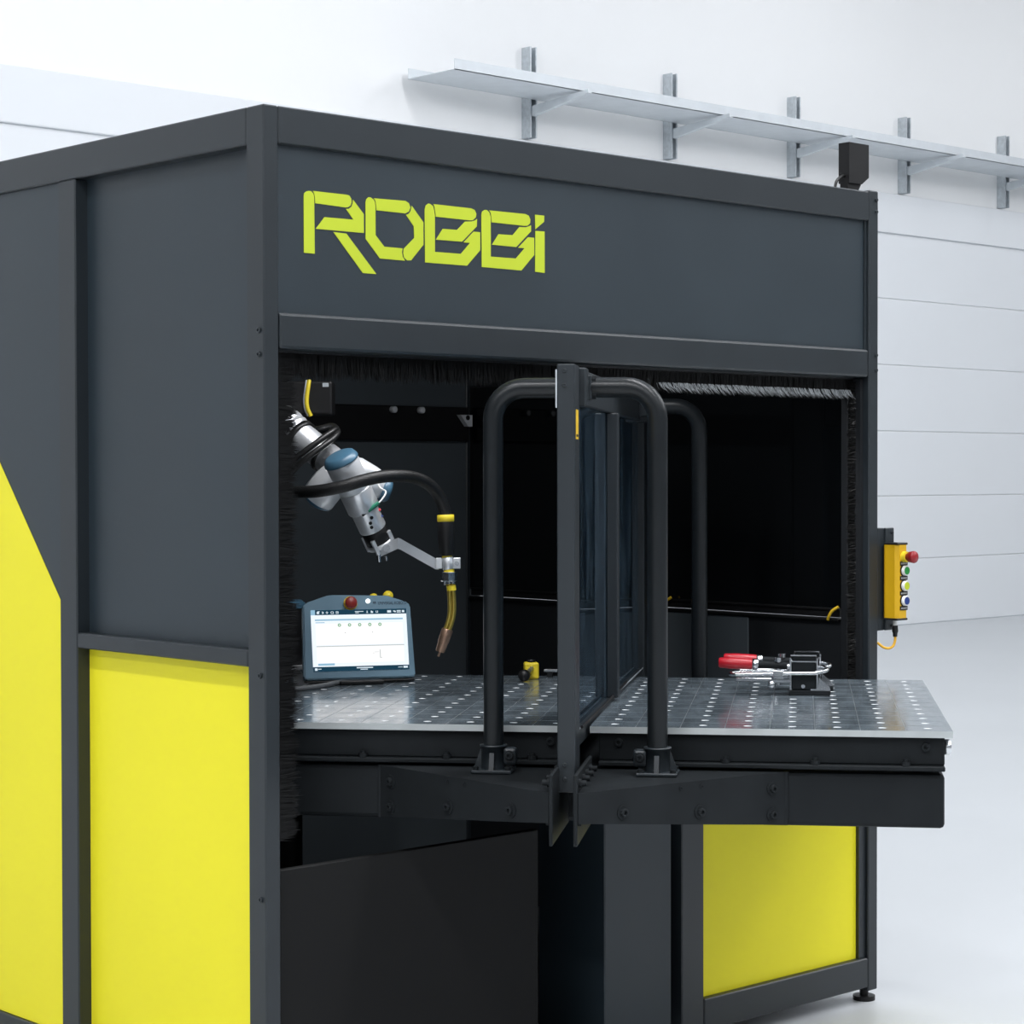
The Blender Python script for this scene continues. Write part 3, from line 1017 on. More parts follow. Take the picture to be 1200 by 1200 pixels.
# forearm
fa = V3((-0.4430, 0.7540, 1.5700))
fb = V3((-0.3820, 0.5580, 1.4380))
Lf = (fb - fa).length
b = new(SILVER).lathe([(-0.06, 0.040), (0.0, 0.046), (0.062, 0.047), (0.070, 0.0455), (0.074, 0.0405), (0.078, 0.0405), (0.082, 0.0455), (0.088, 0.044), (0.092, 0.0385),
                       (Lf - 0.02, 0.0375), (Lf + 0.03, 0.036)], fa, fb, 32)
fo = rp('forearm', b)
# black clamp band with the hose holder on the forearm
d = (fb - fa).normalized()
q = fa + d * 0.098
b = new(RUBBER).lathe([(0, 0.0395), (0.0, 0.045), (0.014, 0.045), (0.014, 0.0395)], q, fb, 28, cap=False)
rp('hose_clamp', b, fo)
q2 = fa + d * (Lf - 0.058)
b = new(RUBBER).lathe([(0, 0.0385), (0.0, 0.043), (0.010, 0.043), (0.010, 0.0385)], q2, fb, 28, cap=False)
rp('hose_clamp', b, fo)
# wrist joint at the forearm's end: its cap looks down to the left
wa = V3((-0.4310, 0.5870, 1.3600))
wb_ = V3((-0.4100, 0.5290, 1.4300))
b = new(WHITEALU).lathe([(0.0, 0.0405), (0.004, 0.0425), (0.04, 0.0435), (0.06, 0.041), (0.085, 0.034)], wa, wb_, 32)
wo = rp('wrist_joint', b)
b = new(BLUECAP).lathe([(-0.010, 0.0), (-0.008, 0.028), (-0.003, 0.037), (0.0, 0.0415), (0.005, 0.0430)], wa, wb_, 32)
rp('joint_cap', b, wo)
wc, wd_ = V3((-0.4090, 0.5680, 1.4130)), V3((-0.2820, 0.5050, 1.3920))
b = new(WHITEALU).lathe([(0, 0.036), (0.05, 0.037), ((wd_ - wc).length - 0.01, 0.031), ((wd_ - wc).length, 0.028)], wc, wd_, 28)
rp('wrist_housing', b, wo)
b = new(BLUECAP).lathe([(0.0, 0.026), (0.004, 0.029), (0.016, 0.029), (0.022, 0.024), (0.024, 0.0)], V3((-0.2960, 0.5040, 1.3860)), V3((-0.2600, 0.4840, 1.3730)), 32)
rp('joint_cap', b, wo)
# fairing between the forearm and the wrist end
b = new(WHITEALU).lathe([(0, 0.036), (0.05, 0.034), (0.09, 0.020), (0.105, 0.012)], fb, V3((-0.2880, 0.4840, 1.4130)), 28)
rp('wrist_fairing', b, wo)
# upright wrist: cap, body, collar, tool drive and flange on one axis
ta = V3((-0.4720, 0.4510, 1.4720))
tb = V3((-0.3360, 0.4560, 1.2480))
td = (tb - ta).normalized()
Lt = (tb - ta).length
b = new(WHITEALU).lathe([(0.016, 0.040), (0.024, 0.0415), (0.096, 0.0395), (0.106, 0.037)], ta, tb, 36)
vo = rp('wrist_joint', b)
b = new(BLUECAP).lathe([(0.004, 0.0), (0.0045, 0.030), (0.008, 0.0375), (0.017, 0.0420), (0.0195, 0.0430), (0.0225, 0.0430), (0.0225, 0.040)], ta, tb, 36)
rp('joint_cap', b, vo)
b = new(SILVER).lathe([(0.098, 0.034), (0.100, 0.0385), (0.103, 0.0395), (0.153, 0.0395), (0.156, 0.038), (0.156, 0.034)], ta, tb, 36)
rp('wrist_collar', b, vo)
b = new(SILVER).lathe([(0.154, 0.033), (0.156, 0.0335), (0.208, 0.0335), (0.211, 0.0325), (0.213, 0.030)], ta, tb, 36)
to = rp('tool_drive', b)
b = new(BLACKP).lathe([(0.2125, 0.031), (0.213, 0.0315), (0.246, 0.0315), (0.247, 0.030)], ta, tb, 36)
rp('tool_ring', b, to)
b = new(STRAP).lathe([(0.247, 0.029), (0.2475, 0.033), (0.259, 0.033), (0.260, 0.029)], ta, tb, 36)
e1 = td.cross(Vector((0.68, 0.73, 0))).normalized()
e2 = td.cross(e1)
for k in range(4):
    a = R(20 + 90 * k)
    p = ta + (e1 * math.cos(a) + e2 * math.sin(a)) * 0.0335
    b.cyl(p + td * 0.228, p + td * 0.266, 0.0060, seg=10)
rp('tool_flange', b, to)
# small screws, marks, connector and its cable on the tool drive
vd = (Vector(cam.matrix_world.translation) - tb)
vd = (vd - td * vd.dot(td)).normalized()
vs_ = td.cross(vd)
b = new(BLACKP)
for off, aa in ((0.172, -0.25), (0.183, 0.0), (0.194, 0.05)):
    n_ = (vd + vs_ * aa).normalized()
    p = ta + td * off + n_ * 0.0330
    b.cyl(p, p + n_ * 0.002, 0.0042, seg=10)
rp('drive_marks', b, to)['kind'] = 'stuff'
p0, p1 = V3((-0.4160, 0.4300, 1.3240)), V3((-0.3830, 0.4070, 1.3540))
b = new(BLACKP).cyl(p0, p0.lerp(p1, 0.35), 0.004)
b.use(GREENTAG).cyl(p0.lerp(p1, 0.35), p1, 0.0052)
rp('cable_connector', b, to, 'small green cable connector')
b = new(WHITEP).tube([p1, (-0.3680, 0.4060, 1.3690), (-0.3580, 0.4120, 1.3810), (-0.3670, 0.4200, 1.3890), (-0.3650, 0.4320, 1.3990)], 0.0022, 8, smoothn=4)
rp('sensor_cable', b, to, 'thin white cable')
b = new(REDLED).cyl((-0.3660, 0.4310, 1.3380), (-0.3630, 0.4280, 1.3340), 0.0045)
b.use(BLUEP).cyl((-0.3580, 0.4310, 1.3230), (-0.3550, 0.4280, 1.3190), 0.004)
rp('port_plugs', b, to)['kind'] = 'stuff'
# twin black hoses looped round the forearm
b = new(RUBBER)
for (ox, oy, od) in ((0, 0, 0), (3, 9, -0.01)):
    pts = [(-0.5380, 0.6460, 1.3520), (-0.5230, 0.6050, 1.3890)]
    pts = [V3(p) for p in pts]
    if ox == 0:
        pts += [V3(p) for p in ((-0.5010, 0.5860, 1.4530), (-0.4820, 0.5630, 1.4790), (-0.4490, 0.5460, 1.5060), (-0.4120, 0.5470, 1.5270), (-0.3870, 0.5650, 1.5340), (-0.3720, 0.6050, 1.5410), (-0.3720, 0.6460, 1.5350), (-0.3750, 0.6900, 1.5280), (-0.4020, 0.7140, 1.4980))]
    else:
        pts += [V3(p) for p in ((-0.5060, 0.5770, 1.4340), (-0.4860, 0.5520, 1.4610), (-0.4520, 0.5350, 1.4890), (-0.4170, 0.5370, 1.5100), (-0.3910, 0.5540, 1.5250), (-0.3610, 0.6090, 1.5350), (-0.3560, 0.6590, 1.5270))]
    b.tube(pts, 0.0075, 10, smoothn=5)
rp('cable_loop', b)

# ================================================================== the welding torch
torch = thing('welding_torch', 'yellow-necked welding torch with black hose hanging from the robot arm by a flat bracket', 'welding torch', (-0.2240, 0.3460, 1.0010))


def qp(name, mb, parent=None, label=None):
    return rp(name, mb, parent, label, torch)


# bracket: a flat bar bent once, bolted to the flange, with the clamp at its end
b = new(STRAP)


def strap(b, pts, h, t, up=Vector((0, 0, 1))):
    top, bot, top2, bot2 = [], [], [], []
    back = Vector((0.68, 0.7335, 0.0)) * t
    for p in pts:
        p = V3(p)
        top.append(p + up * h / 2)
        bot.append(p - up * h / 2)
    vs = top + bot + [x + back for x in top] + [x + back for x in bot]
    n = len(pts)
    fs = []
    for i in range(n - 1):
        fs += [(i, i + 1, n + i + 1, n + i), (2 * n + i, 2 * n + i + 1, 3 * n + i + 1, 3 * n + i), (i, i + 1, 2 * n + i + 1, 2 * n + i), (n + i, n + i + 1, 3 * n + i + 1, 3 * n + i)]
    fs += [(0, n, 3 * n, 2 * n), (n - 1, 2 * n - 1, 4 * n - 1, 3 * n - 1)]
    b._add(vs, fs)


strap(b, [(-0.3530, 0.4380, 1.2370), (-0.3260, 0.4060, 1.2560), (-0.3200, 0.4030, 1.2540), (-0.2430, 0.3620, 1.2050), (-0.2350, 0.3610, 1.2040)], 0.0262, 0.006)
br = qp('torch_bracket', b)
b = new(CHROME)
p = V3((-0.3460, 0.4240, 1.2450))
b.cyl(p, p + Vector((-0.0068, -0.0073, 0)), 0.009, seg=14)
bb_ = V3((-0.3580, 0.4420, 1.2370))
b.cyl(bb_ + Vector((0, 0, 0.014)), bb_ + Vector((0.004, 0, -0.026)), 0.006, seg=10)
b.cyl(V3((-0.3440, 0.4290, 1.2250)), V3((-0.3430, 0.4280, 1.2140)), 0.005, seg=8)
qp('bracket_bolts', b, br)['kind'] = 'stuff'
# torch body
tA = V3((-0.2210, 0.3510, 1.3080))
tB = V3((-0.2200, 0.3480, 1.2250))
tC = V3((-0.2170, 0.3440, 1.1900))
b = new(BLACKP).lathe([(0, 0.0195), (0.004, 0.0205), (0.03, 0.0205), (0.078, 0.0185), (0.083, 0.0165)], tA, tB, 24)
hd = qp('torch_handle', b)
b = new(YPLASTIC).lathe([(-0.016, 0.0195), (-0.015, 0.0208), (0.0, 0.0208), (0.001, 0.0195)], tA, tB, 24)
qp('yellow_ring', b, hd, 'yellow ring at the top of the handle')
b = new(STRAP)
axt = (tC - tB).normalized()
b.lathe([(0, 0.010), (0.003, 0.0145), (0.030, 0.0145), (0.033, 0.010)], tB + axt * 0.002, tC, 20)
rt = Vector((fx, fy, 0))
fw = Vector((0.68, 0.7335, 0))
mid = V3((-0.2180, 0.3460, 1.2070))
Mx = Matrix(((rt.x, fw.x, 0, mid.x), (rt.y, fw.y, 0, mid.y), (0, 0, 1, mid.z), (0, 0, 0, 1)))
b.box((-0.029, -0.010, -0.013), (-0.014, 0.010, 0.013), 0.001, Mx)
b.box((0.013, -0.010, -0.013), (0.030, 0.010, 0.013), 0.001, Mx)
b.box((-0.014, 0.002, -0.010), (0.013, 0.010, 0.010), 0, Mx)
b.use(CHROME).cyl(Mx @ Vector((0.021, -0.010, 0)), Mx @ Vector((0.021, -0.015, 0)), 0.006, seg=12)
qp('clamp_block', b, br)
b = new(YPLASTIC).cyl(tB - axt * 0.001, tB + axt * 0.004, 0.0125)
qp('yellow_ring', b, hd)
b = new(YPLASTIC)
b.cyl(tC + axt * -0.002, tC + axt * 0.006, 0.013)
qp('yellow_ring', b, hd)
sA, sB = V3((-0.2170, 0.3440, 1.1860)), V3((-0.2170, 0.3440, 1.1640))
b = new(CHROME).lathe([(0, 0.0185), (0.001, 0.020), (0.021, 0.020), (0.023, 0.0185)], sA, sB, 8, smooth=False)
b.use(CHROME)
for k in (-1, 0, 1):
    p = sB + rt * 0.010 * k
    b.cyl(p, p + Vector((0, 0, -0.010)), 0.0045, seg=8)
qp('socket_nut', b)
b = new(BRASS)
for off in (-0.0045, 0.0045):
    pts = [V3(p) + rt * off for p in ((-0.2140, 0.3410, 1.1570), (-0.2130, 0.3390, 1.1250), (-0.2130, 0.3380, 1.0920), (-0.2160, 0.3410, 1.0670), (-0.2240, 0.3470, 1.0400))]
    b.tube(pts, 0.0060, 12, smoothn=4)
b.use(YPLASTIC).cyl(V3((-0.2140, 0.3400, 1.1530)), V3((-0.2130, 0.3390, 1.1410)), 0.0115)
qp('swan_neck', b)
nA, nB = V3((-0.2210, 0.3450, 1.0480)), V3((-0.2350, 0.3570, 0.9930))
nl_ = (nB - nA).length
b = new(COPPER).lathe([(0, 0.0125), (0.004, 0.014), (nl_ * 0.55, 0.0135), (nl_ * 0.6, 0.0125), (nl_ * 0.95, 0.0115), (nl_, 0.0105)], nA, nB, 20)
b.cyl(nB, nB + (nB - nA).normalized() * 0.012, 0.003, seg=8)
qp('gas_nozzle', b)
# hose
b = new(HOSE).tube([(-0.2210, 0.3510, 1.3180), (-0.2250, 0.3530, 1.3390), (-0.2390, 0.3560, 1.3700), (-0.2690, 0.3560, 1.3970), (-0.3120, 0.3560, 1.4130), (-0.3660, 0.3510, 1.4180), (-0.4160, 0.3570, 1.4160), (-0.4610, 0.3710, 1.4070), (-0.5010, 0.3940, 1.3940),
                    (-0.5350, 0.4390, 1.3830), (-0.5530, 0.4970, 1.3800), (-0.5540, 0.5800, 1.3810), (-0.5400, 0.6750, 1.3970), (-0.5110, 0.7600, 1.4560)], 0.0150, 16, smoothn=5,
                   rfun=None)
qp('torch_hose', b)

# black unit with yellow rings above the arm
bxp = thing('black_sensor_housing', 'black box-shaped unit with a yellow ring above the robot arm', 'device', (-0.2590, 0.8280, 1.5450))
b = new(BLACKP)
pC = V3((-0.2580, 0.8290, 1.6150))
Mx = Matrix(((rt.x, fw.x, 0, pC.x), (rt.y, fw.y, 0, pC.y), (0, 0, 1, pC.z), (0, 0, 0, 1)))
b.box((-0.060, -0.04, -0.042), (0.055, 0.05, 0.045), 0.006, Mx)
b.box((-0.02, 0.05, -0.02), (0.02, 0.30, 0.02), 0.003, Mx)
b.use(GALV).box((0.030, -0.041, 0.030), (0.046, -0.0395, 0.040), 0, Mx)
rp('housing', b, root=bxp)
b = new(YPLASTIC)
b.tube([Mx @ Vector(p) for p in ((-0.004, -0.040, 0.047), (-0.006, -0.0445, 0.030), (-0.010, -0.0450, 0.0), (-0.008, -0.0445, -0.025), (0.0, -0.040, -0.044))], 0.0055, 8, smoothn=4)
b.use(GALV).tube([Mx @ Vector(p) for p in ((-0.011, -0.040, 0.047), (-0.013, -0.0435, 0.030), (-0.017, -0.0440, 0.0), (-0.015, -0.0435, -0.025), (-0.007, -0.040, -0.044))], 0.0025, 8, smoothn=4)
rp('yellow_ring', b, root=bxp, label='yellow and white ring')

# ================================================================== teach pendant
pend = thing('teach_pendant', 'blue-grey tablet-like teach pendant with a lit screen leaning on the left steel top', 'teach pendant', tuple(TW(0.340, -0.686, 0.885)), TA + R(-90 + 24))
LEAN = R(13)
pl = Matrix.Translation((0, 0, 0.010)) @ Matrix.Rotation(-LEAN, 4, 'X')
# local: x to the right in the picture, y away from the viewer, z up


def pp(name, mb, parent=None, label=None):
    o = mb.build(name, parent or pend)
    if label:
        o['label'] = label
    return o


PW = 0.146
out = [(-PW + 0.006, 0), (PW - 0.006, 0), (PW, 0.006), (PW - 0.004, 0.188), (PW - 0.010, 0.197), (0.082, 0.2155), (-0.066, 0.2195), (-0.078, 0.217), (-PW + 0.014, 0.200), (-PW + 0.005, 0.190), (-PW, 0.006)]
Mface = pl @ Matrix(((1, 0, 0, 0), (0, 0, 1, -0.012), (0, 1, 0, 0), (0, 0, 0, 1)))
b = new(PENDBLUE).prism(out, 0.024, Mface)
bmesh.ops.bevel(b.bm, geom=[e for e in b.bm.edges], offset=0.0035, segments=2, affect='EDGES', clamp_overlap=True)
body = pp('housing', b)
b = new(BLACKP).prism([(-0.135, 0.004), (0.135, 0.004), (0.135, 0.17), (-0.135, 0.17)], 0.022, pl @ Matrix(((1, 0, 0, 0), (0, 0, 1, 0.012), (0, 1, 0, 0), (0, 0, 0, 1))))
pp('back_shell', b, body)
# stand foot and the grip that sticks out at the left
b = new(BLACKP)
b.box((-0.060, -0.050, 0.0005), (0.055, 0.10, 0.012), 0.003)
b.box((-0.142, -0.016, 0.004), (0.142, 0.014, 0.0095), 0.002)
pp('stand_foot', b)


def scr(b, x0, z0, x1, z1, lift):
    Mx = pl @ Matrix(((1, 0, 0, 0), (0, 0, -1, -0.012), (0, 1, 0, 0), (0, 0, 0, 1)))
    b.box((x0, z0, 0), (x1, z1, lift), 0, Mx)


SX0, SX1, SZ0, SZ1 = -0.1215, 0.1300, 0.021, 0.1800
b = new(SCR)
scr(b, SX0, SZ0, SX1, SZ1, 0.0006)
screen = pp('screen', b, None, 'lit white touch screen with a dark top bar')
H, W_ = SZ1 - SZ0, SX1 - SX0


def ui(m, rects, lift, name):
    b = new(m)
    for (u0, v0, u1, v1) in rects:
        scr(b, SX0 + u0 * W_, SZ1 - v0 * H, SX0 + u1 * W_, SZ1 - v1 * H, lift)
    return pp(name, b, screen)


for q_ in [(0.045, 0, 1, 0.082), (0, 0.925, 1, 1)]:
    ui(SCRBAR, [q_], 0.0009, 'screen_bar')
for q_ in [(0.045, 0.225, 0.955, 0.575), (0.045, 0.60, 0.955, 0.865)]:
    ui(SCRBOX, [q_], 0.0009, 'screen_panel')
for q_ in [(0.0, 0, 0.045, 0.082), (0.040, 0.152, 0.960, 0.176), (0.045, 0.200, 0.14, 0.212), (0.055, 0.872, 0.225, 0.905)]:
    ui(SCRBLUE, [q_], 0.0011, 'screen_heading')
ui(SCRGREY, [(0.045, 0.588, 0.96, 0.602), (0.345, 0.37, 0.355, 0.385), (0.630, 0.37, 0.640, 0.385), (0.630, 0.715, 0.640, 0.725), (0.70, 0.665, 0.708, 0.80), (0.645, 0.700, 0.69, 0.706), (0.702, 0.79, 0.72, 0.80)], 0.0011, 'screen_line')['kind'] = 'stuff'
icons = [(0.062, 0.030, 0.088, 0.064), (0.070, 0.02, 0.094, 0.03), (0.115, 0.028, 0.132, 0.036), (0.124, 0.036, 0.134, 0.052), (0.115, 0.052, 0.134, 0.060), (0.166, 0.024, 0.172, 0.064), (0.156, 0.040, 0.182, 0.048),
         (0.212, 0.026, 0.234, 0.032), (0.208, 0.032, 0.214, 0.058), (0.232, 0.032, 0.238, 0.058), (0.212, 0.058, 0.240, 0.064), (0.262, 0.026, 0.288, 0.032), (0.262, 0.042, 0.288, 0.048), (0.262, 0.058, 0.288, 0.064), (0.262, 0.026, 0.267, 0.064), (0.283, 0.026, 0.288, 0.064),
         (0.46, 0.030, 0.55, 0.040), (0.465, 0.050, 0.50, 0.060), (0.585, 0.024, 0.592, 0.060), (0.580, 0.052, 0.597, 0.060), (0.627, 0.026, 0.640, 0.062), (0.640, 0.036, 0.650, 0.062), (0.680, 0.026, 0.686, 0.060), (0.680, 0.054, 0.702, 0.060), (0.696, 0.026, 0.702, 0.060),
         (0.80, 0.024, 0.84, 0.062), (0.862, 0.030, 0.882, 0.046), (0.874, 0.036, 0.890, 0.058), (0.90, 0.026, 0.942, 0.040), (0.90, 0.048, 0.942, 0.062), (0.955, 0.026, 0.980, 0.060),
         (0.018, 0.945, 0.045, 0.985), (0.050, 0.955, 0.085, 0.966), (0.45, 0.945, 0.62, 0.962), (0.49, 0.974, 0.565, 0.986), (0.885, 0.955, 0.930, 0.964), (0.940, 0.942, 0.985, 0.975)]
ui(SCRPALE, icons, 0.0012, 'screen_icons')['kind'] = 'stuff'
Msc = pl @ Matrix(((1, 0, 0, 0), (0, 0, -1, -0.012), (0, 1, 0, 0), (0, 0, 0, 1)))
for k in range(5):
    cx = SX0 + (0.292 + 0.106 * k) * W_
    cz = SZ1 - 0.252 * H
    b = new(SCRGREEN).cyl(Msc @ Vector((cx, cz, 0.0009)), Msc @ Vector((cx, cz, 0.0013)), 0.0044, seg=12)
    b.use(SCRBOX).cyl(Msc @ Vector((cx, cz, 0.0012)), Msc @ Vector((cx, cz, 0.0015)), 0.0020, seg=10)
    pp('screen_mark', b, screen)
# emergency stop, lit button, lettering
ec = (-0.0165, 0.1965)
b = new(WARN).cyl(Msc @ Vector((*ec, -0.001)), Msc @ Vector((*ec, 0.004)), 0.0180, seg=20)
b.use(REDD).lathe([(0.003, 0.010), (0.005, 0.010), (0.006, 0.0150), (0.013, 0.0158), (0.016, 0.013), (0.017, 0)], Msc @ Vector((*ec, 0)), Msc @ Vector((*ec, 1)), 20)
pp('emergency_stop', b, body, 'dark red mushroom button on a yellow ring')
b = new(LAMPW).cyl(Msc @ Vector((0.0300, 0.2012, -0.001)), Msc @ Vector((0.0300, 0.2012, 0.003)), 0.0062, seg=16)
pp('lit_button', b, body, 'glowing white round button')
text_mesh('UNIVERSAL ROBOTS', 0.0115, 0.0002, Msc @ Matrix.Translation((0.0565, 0.1915, 0.0004)), 'lettering', NAVYPRINT, body, width=0.074)
b = new(NAVYPRINT)
for k in range(2):
    scr(b, 0.044 + 0.004 * k, 0.1945, 0.0465 + 0.004 * k, 0.2000, 0.0005)
pp('emblem', b, body)
for (kx, kz, rr_) in ((0.0515, 0.2165, 0.0120), (0.0905, 0.2215, 0.0135)):
    b = new(YPLASTIC).lathe([(0, 0.006), (0.004, rr_ * 0.9), (0.010, rr_), (0.018, rr_), (0.023, rr_ * 0.8), (0.025, 0)], pl @ Vector((kx, 0.030, kz - 0.004)), pl @ Vector((kx, -0.3, kz + 0.02)), 18)
    pp('yellow_knob', b, body, 'yellow round knob')
b = new(GREYCABLE).tube([(-0.04, -0.02, 0.0065), (-0.075, -0.045, 0.0068), (-0.10, -0.085, 0.0068), (-0.15, -0.135, 0.0068), (-0.20, -0.16, 0.0068)], 0.0062, 10, smoothn=5)
pp('cable', b)

# ================================================================== toggle clamps on the right steel top
def make_clamp(label, u, v, flip=0.0):
    c_ = thing('toggle_clamp', label, 'clamp', tuple(TW(u, v, 0.885)), TA - R(90) + flip, 'toggle clamps on the right steel top')
    # local x: to the right in the picture, y: away, z: up
    b = new(MACHINE)
    b.box((-0.022, -0.030, 0.0), (0.078, 0.024, 0.012), 0.002)
    o = c_base = b.build('base_plate', c_)
    b = new(CHROME)
    for x in (-0.020, 0.044):
        t_ = 0.004
        b.box((x, -0.026, 0.012), (x + t_, -0.020, 0.088), 0)
        b.box((x, 0.016, 0.012), (x + t_, 0.022, 0.088), 0)
        b.box((x, -0.026, 0.084), (x + t_, 0.022, 0.090), 0)
    b.box((-0.018, -0.022, 0.080), (0.046, -0.019, 0.083), 0)
    b.box((-0.018, -0.026, 0.095), (0.044, -0.022, 0.098), 0)
    b.box((0.030, -0.030, 0.012), (0.076, -0.024, 0.016), 0)
    # sloping foot plate at the right
    b.prism([(0.048, 0.012), (0.078, 0.012), (0.076, 0.020), (0.050, 0.042)], 0.003, Matrix(((1, 0, 0, 0), (0, 0, 1, -0.018), (0, 1, 0, 0), (0, 0, 0, 1))))
    b.build('frame', c_)
    b = new(MACHINE)
    b.box((-0.016, -0.022, 0.012), (0.044, 0.018, 0.079), 0.003)
    b.box((-0.016, -0.024, 0.083), (0.044, 0.016, 0.095), 0.003)
    b.use(CHROME).cyl((0.012, -0.022, 0.022), (0.012, -0.029, 0.022), 0.005, seg=10)
    b.build('body', c_)
    # U-shaped bar running round the body
    b = new(CHROME)
    zb_ = 0.053
    pts = [(-0.150, -0.030, zb_ - 0.004), (-0.05, -0.032, zb_), (0.040, -0.032, zb_ + 0.001)]
    for k in range(1, 8):
        a = -math.pi / 2 + math.pi * k / 8
        pts.append((0.044 + 0.026 * math.cos(a), -0.002 + 0.030 * math.sin(a), zb_ + 0.003 + 0.010 * (k / 8)))
    pts += [(0.035, 0.028, zb_ + 0.010), (-0.05, 0.028, zb_), (-0.145, 0.024, zb_ - 0.004)]
    b.tube(pts, 0.0048, 10)
    b.tube([(-0.150, -0.030, zb_ - 0.004), (-0.162, -0.018, zb_ - 0.005), (-0.162, 0.012, zb_ - 0.005), (-0.145, 0.024, zb_ - 0.004)], 0.0048, 10, smoothn=3)
    b.box((-0.150, -0.026, zb_ - 0.022), (-0.062, -0.020, zb_ - 0.012), 0.002)
    b.box((-0.066, -0.030, zb_ - 0.024), (-0.018, -0.022, zb_ - 0.014), 0.002)
    b.build('clamp_arm', c_)
    # spindle with foot
    b = new(CHROME)
    b.cyl((-0.048, -0.012, 0.024), (-0.048, -0.012, 0.088), 0.0062, seg=10)
    b.cyl((-0.048, -0.012, 0.080), (-0.048, -0.012, 0.090), 0.011, seg=6)
    b.box((-0.060, -0.036, 0.040), (-0.036, 0.030, 0.046), 0.001)
    b.box((-0.060, -0.037, 0.046), (-0.036, -0.032, 0.060), 0.001)
    b.lathe([(0, 0.004), (0.004, 0.010), (0.012, 0.010), (0.017, 0.006)], (-0.064, -0.034, 0.018), (-0.064, -0.034, 1), 14)
    b.cyl((-0.026, -0.012, 0.068), (-0.016, -0.012, 0.068), 0.011, seg=12)
    b.build('spindle', c_)
    # handle: black rod, steel ferrule, red grip
    b = new(MACHINE).cyl((-0.100, -0.012, 0.073), (-0.020, -0.012, 0.070), 0.0095, seg=14)
    h_ = b.build('handle', c_)
    b = new(CHROME).lathe([(0, 0.010), (0.002, 0.0135), (0.012, 0.0135), (0.016, 0.0105)], (-0.112, -0.012, 0.0735), (-0.02, -0.012, 0.070), 14)
    b.build('ferrule', h_)
    b = new(REDP).lathe([(0, 0.010), (0.003, 0.0125), (0.03, 0.0140), (0.078, 0.0135), (0.083, 0.0115)], (-0.192, -0.012, 0.0765), (-0.02, -0.012, 0.070), 16)
    b.build('grip', h_, )['label'] = 'red plastic grip'
    return c_


make_clamp('red-handled steel toggle clamp on the right steel top, the nearer of the two', 0.200, 0.432)
make_clamp('red-handled steel toggle clamp on the right steel top, partly hidden behind its twin', 0.315, 0.440)

# small yellow stop with a black knob, and a steel rod behind it
stop = thing('magnetic_stop', 'small yellow block with a black knob on a rod, on the left steel top', 'clamp', tuple(TW(0.508, -0.262, 0.885)), TA - R(90) + R(14))
b = new(YPLASTIC)
b.box((-0.019, -0.016, 0.0), (0.019, 0.016, 0.044), 0.005)
b.build('block', stop)
b = new(BLACKP).cyl((0, 0, 0.043), (0, 0, 0.051), 0.012, seg=14, ch=0.002)
b.build('cap', stop)
b = new(DULLSTEEL).cyl((0.0, -0.014, 0.030), (-0.026, -0.075, 0.016), 0.0055, seg=10)
rd = b.build('rod', stop)
b = new(BLACKP).lathe([(0, 0.008), (0.004, 0.014), (0.018, 0.0155), (0.026, 0.012), (0.028, 0)], (-0.022, -0.064, 0.0175), (-0.040, -0.106, 0.0135), 16)
b.build('knob', rd)
rod = thing('steel_bar', 'thin bright steel bar lying behind the yellow block at the far edge', 'bar', tuple(TW(0.555, -0.205, 0.885)), TA - R(90))
b = new(CHROME).box((-0.030, -0.006, 0.014), (0.050, 0.006, 0.022), 0.002)
b.use(MACHINE).box((-0.020, -0.005, 0.0), (-0.006, 0.005, 0.014))
b.box((0.030, -0.005, 0.0), (0.044, 0.005, 0.014))
b.build('bar', rod)

# ================================================================== control box beside the right post
cb = thing('control_box', 'yellow push-button box with red stop knob on the right cell post', 'control box', (1.075, -0.02, 1.0))
ct_ = Vector((-1.075, 0.02, -1.0))


def cp(name, mb, parent=None, label=None):
    o = mb.build(name, parent or cb)
    if parent is None:
        o.location = ct_
    if label:
        o['label'] = label
    return o


b = new(FRAME)
b.box((XR + 0.0005, 0.002, 0.998), (XR + 0.030, 0.030, 1.275), 0.002)
b.box((XR + 0.030, -0.004, 0.998), (XR + 0.066, 0.006, 1.275), 0.002)
for z in (1.262, 1.010):
    b.bolt((XR + 0.055, -0.004, z), (0, -1, 0), 0.005, 0.004)
cp('mounting_plate', b)
bx0, bx1 = 1.0325, 1.0765
byf, byb = -0.052, -0.0045
bz0, bz1 = 1.027, 1.236
b = new(BOXYEL)
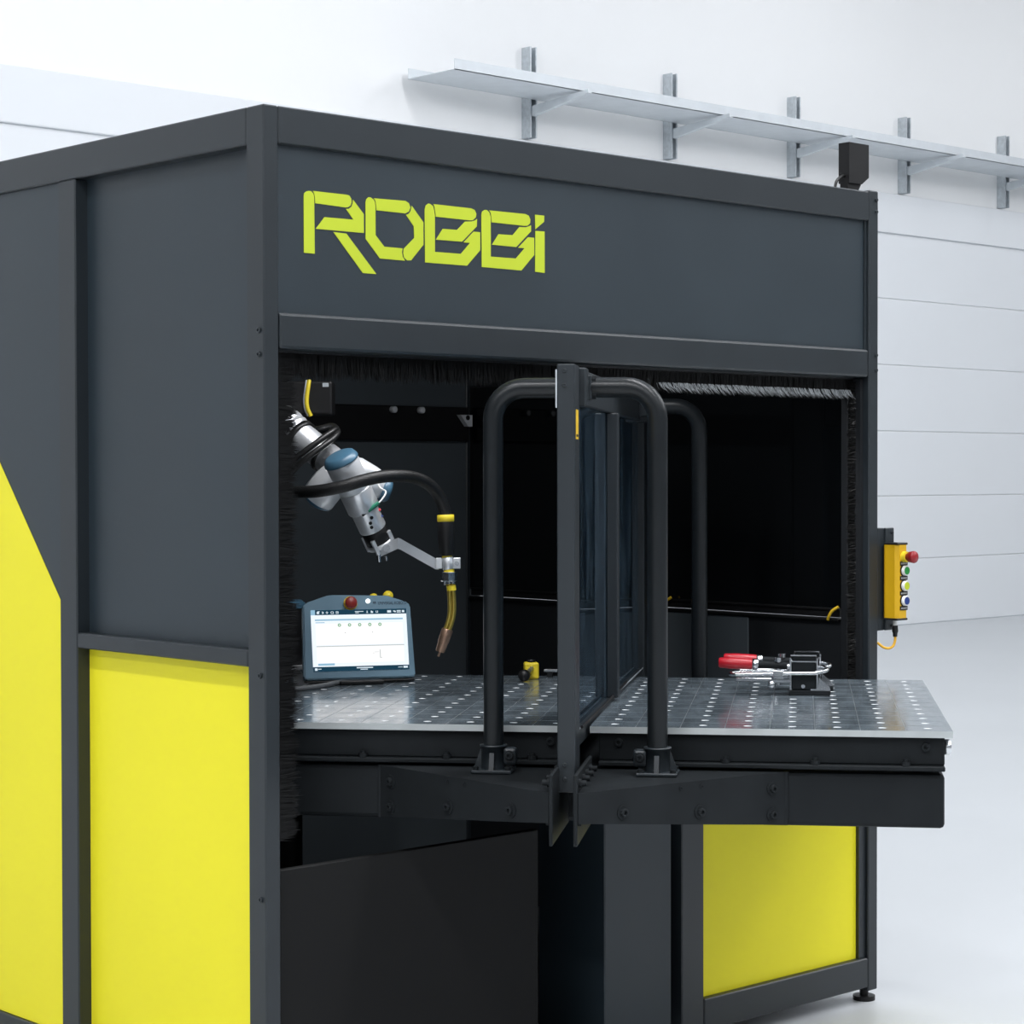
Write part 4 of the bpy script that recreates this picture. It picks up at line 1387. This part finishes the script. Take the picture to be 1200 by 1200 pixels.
# box with a broad chamfer along its left front edge
Mx = Matrix(((1, 0, 0, 0), (0, 1, 0, 0), (0, 0, 1, bz0 + 0.006), (0, 0, 0, 1)))
b.prism([(bx0 + 0.003, byb), (bx0, byb - 0.006), (bx0, byf + 0.010), (bx0 + 0.008, byf), (bx1 - 0.006, byf), (bx1, byf + 0.006), (bx1, byb)], bz1 - bz0 - 0.012, Mx)
box_o = cp('housing', b)
for z in (bz0, bz1 - 0.006):
    b = new(BLACKP).box((bx0 - 0.001, byb, z), (bx1 + 0.001, byf - 0.001, z + 0.006), 0.002)
    cp('end_cap', b, box_o)
cx = (bx0 + bx1) / 2 + 0.004
ys = byf
b = new(YPLASTIC).cyl((cx, ys, 1.198), (cx, ys - 0.012, 1.198), 0.0145, seg=18)
b.use(STOPRED).lathe([(0.010, 0.009), (0.018, 0.010), (0.020, 0.0145), (0.034, 0.0165), (0.038, 0.0150), (0.039, 0)], (cx, ys, 1.198), (cx, ys - 1, 1.198), 20)
cp('emergency_stop', b, box_o, 'red mushroom stop knob')
for z, m in ((1.161, GREENP), (1.120, LIMEP), (1.080, BLUEP)):
    b = new(BLACKP).cyl((cx, ys, z), (cx, ys - 0.003, z), 0.0158, seg=18)
    b.use(WHITEP).lathe([(0.002, 0.0135), (0.010, 0.0135), (0.011, 0.0125)], (cx, ys, z), (cx, ys - 1, z), 18)
    b.use(m).cyl((cx, ys - 0.0105, z), (cx, ys - 0.0125, z), 0.0105, seg=18)
    cp('push_button', b, box_o, {GREENP: 'green button', LIMEP: 'yellow-green button', BLUEP: 'blue button'}[m])
for z, tx in ((1.180, 'START'), (1.141, 'RESET'), (1.100, 'STOP'), (1.060, 'RESET')):
    b = new(BLACKP).box((cx - 0.016, ys, z - 0.0055), (cx + 0.016, ys - 0.0015, z + 0.0055))
    lb = cp('button_label', b, box_o)
    b = new(GREYMARK)
    for k in range(5):
        b.box((cx - 0.0125 + 0.0052 * k, ys - 0.0015, z - 0.0022), (cx - 0.0090 + 0.0052 * k, ys - 0.0018, z + 0.0022))
    b = b.build('print_mark', cb)
    b.location = ct_
    b['kind'] = 'stuff'
b = new(WHITEP).cyl((1.056, -0.026, bz0), (1.056, -0.026, 1.010), 0.006, seg=12)
b.use(BLACKP).lathe([(0, 0.0075), (0.016, 0.0085), (0.020, 0.0065), (0.030, 0.006)], (1.056, -0.026, 1.012), (1.056, -0.026, 0.0), 14)
pg = cp('plug', b)
b = new(CABLEY).tube([(1.056, -0.026, 0.984), (1.056, -0.026, 0.972), (1.050, -0.024, 0.957), (1.039, -0.018, 0.951), (1.030, -0.006, 0.954), (1.020, 0.006, 0.966)], 0.0036, 10, smoothn=5)
cp('cable', b, None, 'yellow cable')
